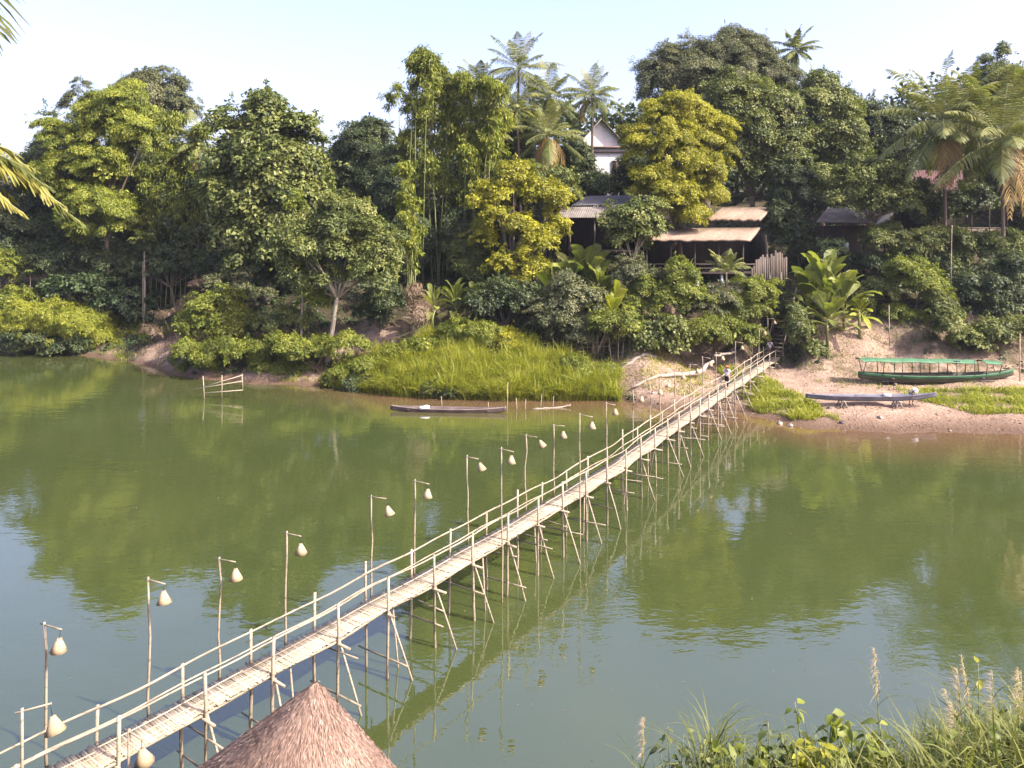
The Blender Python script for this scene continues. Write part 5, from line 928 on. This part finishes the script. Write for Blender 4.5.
mb = MB(); X = r.uniform(-15.5, 8.8, 80000); s = r.uniform(-.7, 8.5, 80000); u = (X + 15.5) / 24.3; lim = np.interp(u, [0, .15, .4, .65, .85, 1], [2.5, 5.5, 8.5, 6.5, 5, 4]); keep = s < lim * r.uniform(.8, 1.1, len(s)) * (1 + .3 * np.sin(X * 1.1) * np.sin(X * .43 + 2)); X, s = X[keep], s[keep]
cl = .6 * np.sin(X * 1.9 + .7 * np.sin(s * 2.1)) * np.sin(s * 2.3 + X * .7) + .5 * np.sin(X * 4.3 + s * 1.3) * np.sin(s * 5.1 - X); q = cl + r.normal(0, .28, len(X)) > -.38; X, s, cl = X[q], s[q], cl[q]
Y = np.interp(X, BX, BY) + s; Z = np.maximum(ground(X, Y), -.1); m = len(X); az = r.uniform(0, 6.28, m); h = np.interp((X + 15.5) / 24.3, [0, .2, .45, .7, 1], [1.2, 1.9, 2.4, 2.1, 2.2]) * (1 + .55 * cl) * np.interp(s, [-1.6, .3, 2], [.8, .95, 1])
blades(mb, np.stack([X, Y, Z], 1), np.stack([np.cos(az), np.sin(az) - .35, 0 * az], 1), norm(np.stack([r.normal(0, .15, m), r.normal(-.08, .15, m), np.ones(m)], 1)), h * r.uniform(.65, 1.15, m), r.uniform(.035, .09, m), np.clip(.5 + .25 * cl + r.normal(0, .22, m), 0, 1), r.uniform(.15, .7, m))
tag(part(mb, 'reeds', LM['reed'], None), 'bright yellow-green reeds crowding the waterline of the far bank', 'reeds', None, 'stuff')
def grass(name, label, x0, x1, s0, s1, n, h, mat, test=None, wd=.05):
    X, Y, s = scatter(n, x0, x1, s0, s1)
    if test is not None: q = test(X, s); X, Y = X[q], Y[q]
    if x1 < 0 and mat != 'straw': q = r.random(len(X)) > sandy(X, Y) * 2; X, Y = X[q], Y[q]
    cl = np.sin(X * 1.3 + Y) * np.sin(Y * 1.7 - X * .6); q = cl + r.normal(0, .5, len(X)) > -.35; X, Y, cl = X[q], Y[q], cl[q]; m = len(X); az = r.uniform(0, 6.28, m); Z = ground(X, Y); mb = MB()
    blades(mb, np.stack([X, Y, Z], 1), np.stack([np.cos(az), np.sin(az), 0 * az], 1), norm(np.stack([r.normal(0, .25, m), r.normal(0, .25, m), np.ones(m)], 1)), h * (1 + .3 * cl) * r.uniform(.5, 1.25, m), wd * r.uniform(.7, 1.4, m), np.clip(.5 + .2 * cl + r.normal(0, .16, m), 0, 1), r.uniform(.2, .9, m), 2)
    tag(part(mb, name, LM[mat], None), label, 'grass', None, 'stuff')
grass('bank_grass', 'bright grass beside and under the far end of the bridge', 18.3, 24.5, 1.5, 13, 17000, .75, 'reed', lambda X, s: (s > 1.5 + .6 * np.sin(X * 2)) & (X < 19.6 + .42 * (13 - s) * .6 + 1.2))
grass('bank_grass', 'bright grass patch on the sand at the right edge', 31, 60, 4.2, 9.5, 30000, .6, 'reed', lambda X, s: s > 4.2 + 2.2 * np.clip((34.5 - X) / 3, -.3, 1.2) + .5 * np.sin(X * 1.4))
grass('bank_grass', 'sparse grass tufts around the pale logs and slope', 7, 17, 3, 13, 5000, .4, 'reed')
grass('bank_grass', 'sparse grass tufts below the beached green boat', 25, 40, 9, 17, 2600, .35, 'bright')
grass('bank_grass', 'weedy grass along the waterline of the left bank', -45, -9, .2, 7, 30000, .7, 'reed', lambda X, s: np.sin(X * .8) * np.sin(s * 1.1 + X * .5) > -.25)
grass('bank_grass', 'dry straw tufts on the bare left slope', -42, -26, 1, 14, 4500, .7, 'straw', lambda X, s: np.abs(X + 36 - s * .35) < 5.5)
X, Y, s = scatter(5200, 9, 60, -.2, 15); q = r.random(len(X)) < np.interp(s, [0, 2.5, 6, 15], [1, .8, .3, .25]); X, Y = X[q], Y[q]; m = len(X); P = np.stack([X, Y, ground(X, Y) + .01], 1); mb = MB(); sz = r.uniform(.02, .075, m) * np.where(r.random(m) < .05, 2, 1)
o6 = np.array([[1, 0, 0], [0, 1, 0], [-1, 0, 0], [0, -1, 0], [0, 0, .7], [0, 0, -.5]]); f8 = np.array([[0, 1, 4], [1, 2, 4], [2, 3, 4], [3, 0, 4], [1, 0, 5], [2, 1, 5], [3, 2, 5], [0, 3, 5]])
v = P[:, None] + o6[None] * sz[:, None, None] * r.uniform(.6, 1.4, (m, 6, 1)); mb.add(v.reshape(-1, 3), (np.arange(m)[:, None, None] * 6 + f8[None]).reshape(-1, 3), np.repeat(r.uniform(0, 1, m), 6))
tag(part(mb, 'pebbles', pmat('pebble', [(.08, .055, .04), (.18, .13, .095), (.32, .25, .19)], 3, .9, 0, tone=.85), None), 'pebbles and clods strewn over the sandy beach', 'pebbles', None, 'stuff')
# distant woodland closing the view between the trunks
X = r.uniform(-190, 190, 5200); Y = r.uniform(108, 124, 5200); Z = ground(X, Y); top = 11 + 3.5 * np.sin(X * .13) + 2.5 * np.sin(X * .31 + 1); hh = top * r.random(len(X)) ** .6; idx = np.repeat(np.arange(len(X)), 16); m = len(idx)
P = np.stack([X, Y, Z + hh], 1)[idx] + r.normal(0, .8, (m, 3)); N = norm(r.normal(0, .6, (m, 3)) + [.2, -.3, .7]); L = r.uniform(.6, 1.1, m); mb = MB(); leaves(mb, P, norm(np.cross(N, r.normal(0, 1, (m, 3)))), N, L, L * .7, np.clip(r.normal(.5, .2, m), 0, 1))
tag(part(mb, 'woodland', LM['dark'], None), 'dark woodland filling the hillside behind the bank trees', 'woodland', None, 'stuff')

# ------------------------------------------------------------------ near bank: thatched hut, tall grass, near palm
A = np.array([-3.42, 14.0, 6.8]); bz = g(A[0], A[1]) - .2; H = thing('thatched_hut', 'round thatched hut roof poking up at the bottom beside the bridge', 'hut', (A[0], A[1], bz)); r = np.random.default_rng(8); ap = np.array([0, 0, A[2] - bz]); hs = 2.3; kk = 1.14; NS = 40; off = np.array([-.72, .1, 0])
cor = [ap + off + np.array([hs * (1.05 + .03 * math.sin(5 * a)) * math.cos(a), hs * math.sin(a), -kk * hs]) for a in np.linspace(0, 2 * math.pi, NS, endpoint=False)]
mb = MB(); cv = np.array(cor); inn = cv - [0, 0, .18]; mb.add(np.concatenate([[ap - [0, 0, .03]], cv, [ap - [0, 0, .3]], inn]), np.concatenate([[[0, 1 + k, 1 + (k + 1) % NS] for k in range(NS)], [[NS + 1, NS + 2 + (k + 1) % NS, NS + 2 + k] for k in range(NS)]]))
mb.add(np.concatenate([cv, inn]), [[k, NS + k, NS + (k + 1) % NS, (k + 1) % NS] for k in range(NS)])
rf = part(mb, 'roof', THATCH, H, smooth=True); mb = MB(); n = 76000; u = np.sqrt(r.random(n)); w = r.random(n) * NS; k0 = w.astype(int) % NS; fr_ = (w - np.floor(w))[:, None]; a = cv[k0] * (1 - fr_) + cv[(k0 + 1) % NS] * fr_
P = ap + (a - ap) * u[:, None]; dn = norm(a - ap); tn = cv[(k0 + 1) % NS] - cv[k0]; nn = norm(np.cross(tn, dn)); nn = np.where(nn[:, 2:] > 0, nn, -nn); course = .5 + .5 * np.sin(u * 90 + np.sin(w * .6) * 1.5)
D_ = norm(dn + r.normal(0, .13, (n, 3)) + nn * .05); L = r.uniform(.06, .17, n); leaves(mb, P + nn * (r.uniform(-.015, .012, n) + .012 * course)[:, None], D_, nn + r.normal(0, .25, (n, 3)), L, r.uniform(.007, .016, n), np.clip(.5 + .10 * np.sin(P[:, 0] * 3) * np.sin(P[:, 2] * 4) + .08 * (course - .5) + r.normal(0, .17, n), 0, 1), .02)
part(mb, 'straw', THATCH, rf)
tube_ = [cor[k] for k in (4, 14, 24, 34)]; cor = tube_
for i in range(4): mb = MB(); q = ap + (cor[i] - ap) * .82; tube(mb, [[q[0], q[1], -.6], [q[0], q[1], q[2] - .2]], .07, 7, .5); part(mb, 'post', BAMBOO, H)
for i in range(4):
    a, b_ = cor[i] * .8, cor[(i + 1) % 4] * .8; mb = MB(); tube(mb, [[a[0], a[1], 1.0], [b_[0], b_[1], 1.0]], .04, 6, .5); part(mb, 'rail', BAMBOO, H)

r = np.random.default_rng(55)
def gz(x, y): return g(x, y)
# a continuous thicket of blades and leaves, with single plumed grasses and leafy plants standing out of it
X = r.uniform(1.0, 8.0, 15000); Y = r.uniform(7.6, 11.5, 15000); px_ = HX + X * F / Y; m = len(X); cl = np.sin(X * 3.1) * np.sin(Y * 2.7 + X); Z = ground(X, Y)
toppx = np.interp(px_, [560, 640, 680, 740, 820, 900, 950, 1024, 1200], [800, 772, 760, 735, 716, 716, 688, 668, 655]); h = np.maximum((CAMZ - (toppx - HY) * Y / F) - Z, .2) * r.uniform(.72, 1.0, m); keep = (px_ > 590) & (h < 6); az = r.uniform(0, 6.28, m)
mb = MB(); q = keep; L = h[q]; b0 = np.stack([X, Y, Z], 1)[q]; ll = np.minimum(L, r.uniform(.7, 1.6, q.sum())); b0[:, 2] += L - ll
blades(mb, b0, np.stack([np.cos(az), np.sin(az), 0 * az], 1)[q], norm(np.stack([r.normal(0, .28, m), r.normal(0, .28, m), np.ones(m)], 1))[q], ll, r.uniform(.012, .036, q.sum()), np.clip(.5 + .15 * cl[q] + r.normal(0, .2, q.sum()), 0, 1), r.uniform(.2, 1.0, q.sum()), 4)
tag(part(mb, 'tall_grass', LM['near'], None), 'thicket of tall green grass on the near bank at bottom right', 'grass', None, 'stuff')
def plume_grass(label, px, D, top, nst, seed, lean=0, bare=False):
    r = np.random.default_rng(seed); x = (px - HX) * D / F; base = np.array([x, D, gz(x, D) - .1]); H = thing('plume_grass', label, 'grass', base, 0, 'plumed grasses on the near bank'); tp = at(px + lean, top, D) - base
    for k in range(nst):
        e = tp + (np.array([r.normal(0, .22), r.normal(0, .2), -abs(r.normal(0, .35))]) if k else 0); b0 = np.array([r.normal(0, .12), r.normal(0, .12), 0]); P = curve(b0, b0 * .8 + np.array([0, 0, e[2] * .6]), e, 12); mb = MB(); tube(mb, P, np.linspace(.011, .004, 12), 5, .6); stalk = part(mb, 'stalk', CULM, H); mb = MB()
        sN = r.uniform(.5, .93, 14); C = np.stack([np.interp(sN, np.linspace(0, 1, 12), P[:, i]) for i in range(3)], 1); az = r.uniform(0, 6.28, 14); blades(mb, C, np.stack([np.cos(az), np.sin(az), 0 * az], 1), norm(np.stack([np.cos(az) * .5, np.sin(az) * .5, np.ones(14)], 1)), r.uniform(.3, .7, 14), r.uniform(.012, .02, 14), np.clip(r.normal(.5, .2, 14), 0, 1), r.uniform(.4, 1.1, 14), 4); part(mb, 'leaf_blades', LM['near'], stalk)
        mb = MB(); n = 150; u = r.random(n) ** 1.2; C = P[-1] + (P[-1] - P[-2]) * 0 - (P[-1] - P[-3]) * (u * .9)[:, None]; dr = np.array([-.3 + r.normal(0, .2), r.normal(0, .2), 0]); d = norm(dr * .5 + r.normal(0, .5, (n, 3)) + [0, 0, .95]); blades(mb, C, np.repeat(norm(dr)[None], n, 0), d, r.uniform(.06, .17, n) * (.5 + .5 * np.sin(u * 3.1)), r.uniform(.004, .007, n), np.clip(r.normal(.5, .2, n), 0, 1), r.uniform(.3, .9, n), 3); part(mb, 'plume', LM['plume'], stalk)
plume_grass('tall single plumed grass stem standing clear of the thicket at bottom right', 886, 10, 648, 1, 1, -12); plume_grass('short plumed grass at the left end of the near thicket', 634, 9.6, 718, 1, 2, 10)
plume_grass('plumed grass with twin pale heads near the right edge', 965, 9.5, 655, 2, 3, -4); plume_grass('plumed grass leaning over the thicket at the right edge', 1002, 9.2, 672, 3, 4, -10); plume_grass('plumed grass with a low pale head in the right thicket', 968, 9.0, 704, 1, 5, -16); plume_grass('plumed grass in the far right corner', 1022, 9.4, 668, 2, 6, -4)
def leafy(label, px, D, tips, seed, leaf=.12, mat='bright', n=26):
    r = np.random.default_rng(seed); x = (px - HX) * D / F; base = np.array([x, D, gz(x, D) - .1]); H = thing('leafy_plant', label, 'plant', base, 0, 'leafy plants on the near bank'); st = MB(); lf = MB()
    for (tx, ty) in tips:
        e = at(tx, ty, D + r.normal(0, .15)) - base; P = curve([r.normal(0, .1), r.normal(0, .1), 0], [e[0] * .4, e[1] * .4, e[2] * .7], e, 12); tube(st, P, np.linspace(.014, .004, 12), 5, .5)
        s = r.uniform(.62, 1, n); C = np.stack([np.interp(s, np.linspace(0, 1, 12), P[:, i]) for i in range(3)], 1); d = norm(r.normal(0, 1, (n, 3)) * [1, 1, .5]); N = norm(r.normal(0, .35, (n, 3)) + [.1, -.1, 1]); L = leaf * r.uniform(.6, 1.3, n); leaves_fine(lf, C + d * r.uniform(0, .05, (n, 1)), d - [0, 0, .45], N, L, L * .55, np.clip(r.normal(.42, .2, n), 0, 1))
    part(st, 'stem', CULM, H); part(lf, 'leaves', LM[mat], H)
leafy('spindly plant with sparse dark leaves left of the near thicket', 672, 9.6, [(668, 726), (684, 732), (660, 745)], 11, .11, 'mid', 16); leafy('leafy plant with broad pale leaves in the middle of the near thicket', 820, 9.2, [(795, 702), (832, 712), (846, 720), (815, 735), (862, 735), (800, 745), (835, 748)], 12, .17, 'bright', 24)
leafy('broad-leaved plant right of the tall single plume', 890, 9.0, [(880, 722), (898, 745), (872, 745), (888, 760)], 13, .18, 'bright', 24); leafy('thin leafy sprig between the tall plume and the right-hand plumes', 936, 9.4, [(934, 712), (944, 728), (925, 740)], 14, .09, 'mid', 14); leafy('sprig with one yellow flower head above the right thicket', 985, 9.3, [(978, 664)], 15, .10, 'yellow', 7)
leafy('low leafy plant at the front left of the near thicket', 735, 8.8, [(720, 745), (745, 738), (760, 750), (735, 758)], 16, .14, 'bright', 22)
leafy('bushy leafy plant filling the near thicket below the tall plume', 865, 8.6, [(850, 728), (870, 735), (885, 742), (860, 748), (840, 752), (895, 752), (875, 757)], 17, .13, 'bright', 34); leafy('leafy plant with dark stems between the spiky tufts and broad pale leaves', 775, 9.0, [(768, 722), (782, 732), (760, 740), (790, 742), (775, 750)], 18, .12, 'mid', 30)
leafy('leafy plant under the right-hand plumes', 950, 8.5, [(935, 725), (955, 718), (970, 732), (945, 740), (962, 750), (925, 748)], 19, .12, 'bright', 32); leafy('leafy plant at the bottom right corner', 1005, 8.4, [(990, 715), (1010, 705), (1022, 722), (1000, 735), (985, 745)], 20, .12, 'mid', 32)
leafy('low leafy plant along the bottom edge left of the leafy middle', 700, 8.9, [(690, 752), (705, 745), (680, 760), (715, 755)], 21, .10, 'mid', 26); leafy('yellowing leafy plant in the middle of the near thicket', 812, 8.6, [(805, 738), (822, 742), (795, 748), (830, 752), (812, 758)], 22, .14, 'yellow', 28)
for k, (px, top) in enumerate(((712, 694), (728, 712), (700, 716))):
    D = 9.4; x = (px - HX) * D / F; base = np.array([x, D, gz(x, D)]); tp = at(px + 6, top, D) - base; H = thing('grass_tussock', ('tall spiky grass tuft at the left of the near thicket', 'shorter spiky grass tuft right of the tall one', 'low spiky grass tuft left of the tall one')[k], 'grass', base, 0, 'spiky grass tufts'); mb = MB(); n = 40; az = r.uniform(0, 6.28, n); s = np.repeat([[0, 0, tp[2] - .8]], n, 0) + r.normal(0, .04, (n, 3)) * [1, 1, 3]
    blades(mb, s, np.stack([np.cos(az), np.sin(az), 0 * az], 1), norm(np.stack([np.cos(az) * .35, np.sin(az) * .35, np.ones(n)], 1)), r.uniform(.5, .95, n), .018, np.clip(r.normal(.5, .2, n), 0, 1), r.uniform(.3, 1, n), 4); part(mb, 'leaf_blades', LM['near'], H); mb = MB(); tube(mb, [[0, 0, 0], [0, 0, tp[2] - .7]], .012, 5); part(mb, 'stalk', CULM, H)

# near palm whose fronds reach in at the upper left
D = 6.0; Cc = at(-130, 110, D); base = np.array([Cc[0] - .3, D + .2, gz(Cc[0] - .3, D + .2)]); H = thing('near_palm', 'near palm at the left edge, only its green frond tips reaching in', 'palm', base); C = Cc - base; r = np.random.default_rng(9)
mb = MB(); tube(mb, curve([0, 0, -.3], [0, 0, C[2] * .6], C, 10), np.linspace(.17, .12, 10), 9, .5); part(mb, 'trunk', BARK, H, smooth=True); fr = MB(); st = MB()
w = lambda px, py, d: at(px, py, d) - base
frond(fr, st, C, w(0, 145, 5.9), w(80, 222, 5.7), r, 60, .27, .024, .3, .5, .012, 1.15); frond(fr, st, C, w(-30, 128, 5.6), w(50, 188, 5.4), r, 56, .26, .024, .2, .4, .012, 1.15); frond(fr, st, C, w(-60, 130, 5.9), w(14, 200, 5.8), r, 50, .24, .024, .6, .4, .012, 1.15); frond(fr, st, C, w(-10, 140, 5.7), w(64, 206, 5.6), r, 56, .27, .024, .85, .5, .012, 1.1); frond(fr, st, C, w(-40, 118, 5.8), w(36, 170, 5.7), r, 50, .26, .024, .7, .4, .012, 1.1); frond(fr, st, C, w(-50, 150, 5.5), w(24, 214, 5.4), r, 50, .25, .024, .9, .5, .012, 1.1)
frond(fr, st, w(-70, -60, 6.0), w(-12, -50, 6.0), w(-2, 48, 6.0), r, 24, .46, .030, .12, .3, .012, .5); tube(st, [C, w(-115, 0, 6.0), w(-70, -60, 6.0)], .014, 5)
for k in range(13):
    az = 2.0 + k * .19; h = np.array([math.cos(az), math.sin(az), 0]); el = r.uniform(-.1, 1.0); L = 1.7; frond(fr, st, C, C + (h * math.cos(el) + np.array([0, 0, math.sin(el)])) * L * .6, C + h * L * .95 + np.array([0, 0, L * (math.sin(el) - .5)]), r, 36, .4, .035, r.uniform(.3, .7), .6, .02)
part(fr, 'crown', leafmat('leaf_near_palm', [(.05, .06, .012), (.12, .135, .022), (.26, .24, .05)], .3), H); part(st, 'frond_stalks', CULM, H)

# ------------------------------------------------------------------ thin scattering volume added to lift the dark tree shadows
mb = MB(); box(mb, (0, 70, 21), (560, 330, 52)); m = bpy.data.materials.new('shadow_lift_haze'); m.use_nodes = True; t = m.node_tree; t.nodes.clear(); o_ = t.nodes.new('ShaderNodeOutputMaterial'); v_ = t.nodes.new('ShaderNodeVolumePrincipled'); v_.inputs['Color'].default_value = (.78, .87, .97, 1); v_.inputs['Density'].default_value = .00015; v_.inputs['Anisotropy'].default_value = .2; t.links.new(v_.outputs[0], o_.inputs['Volume'])
tag(mb.build('shadow_lift_haze', m), kind='stuff')
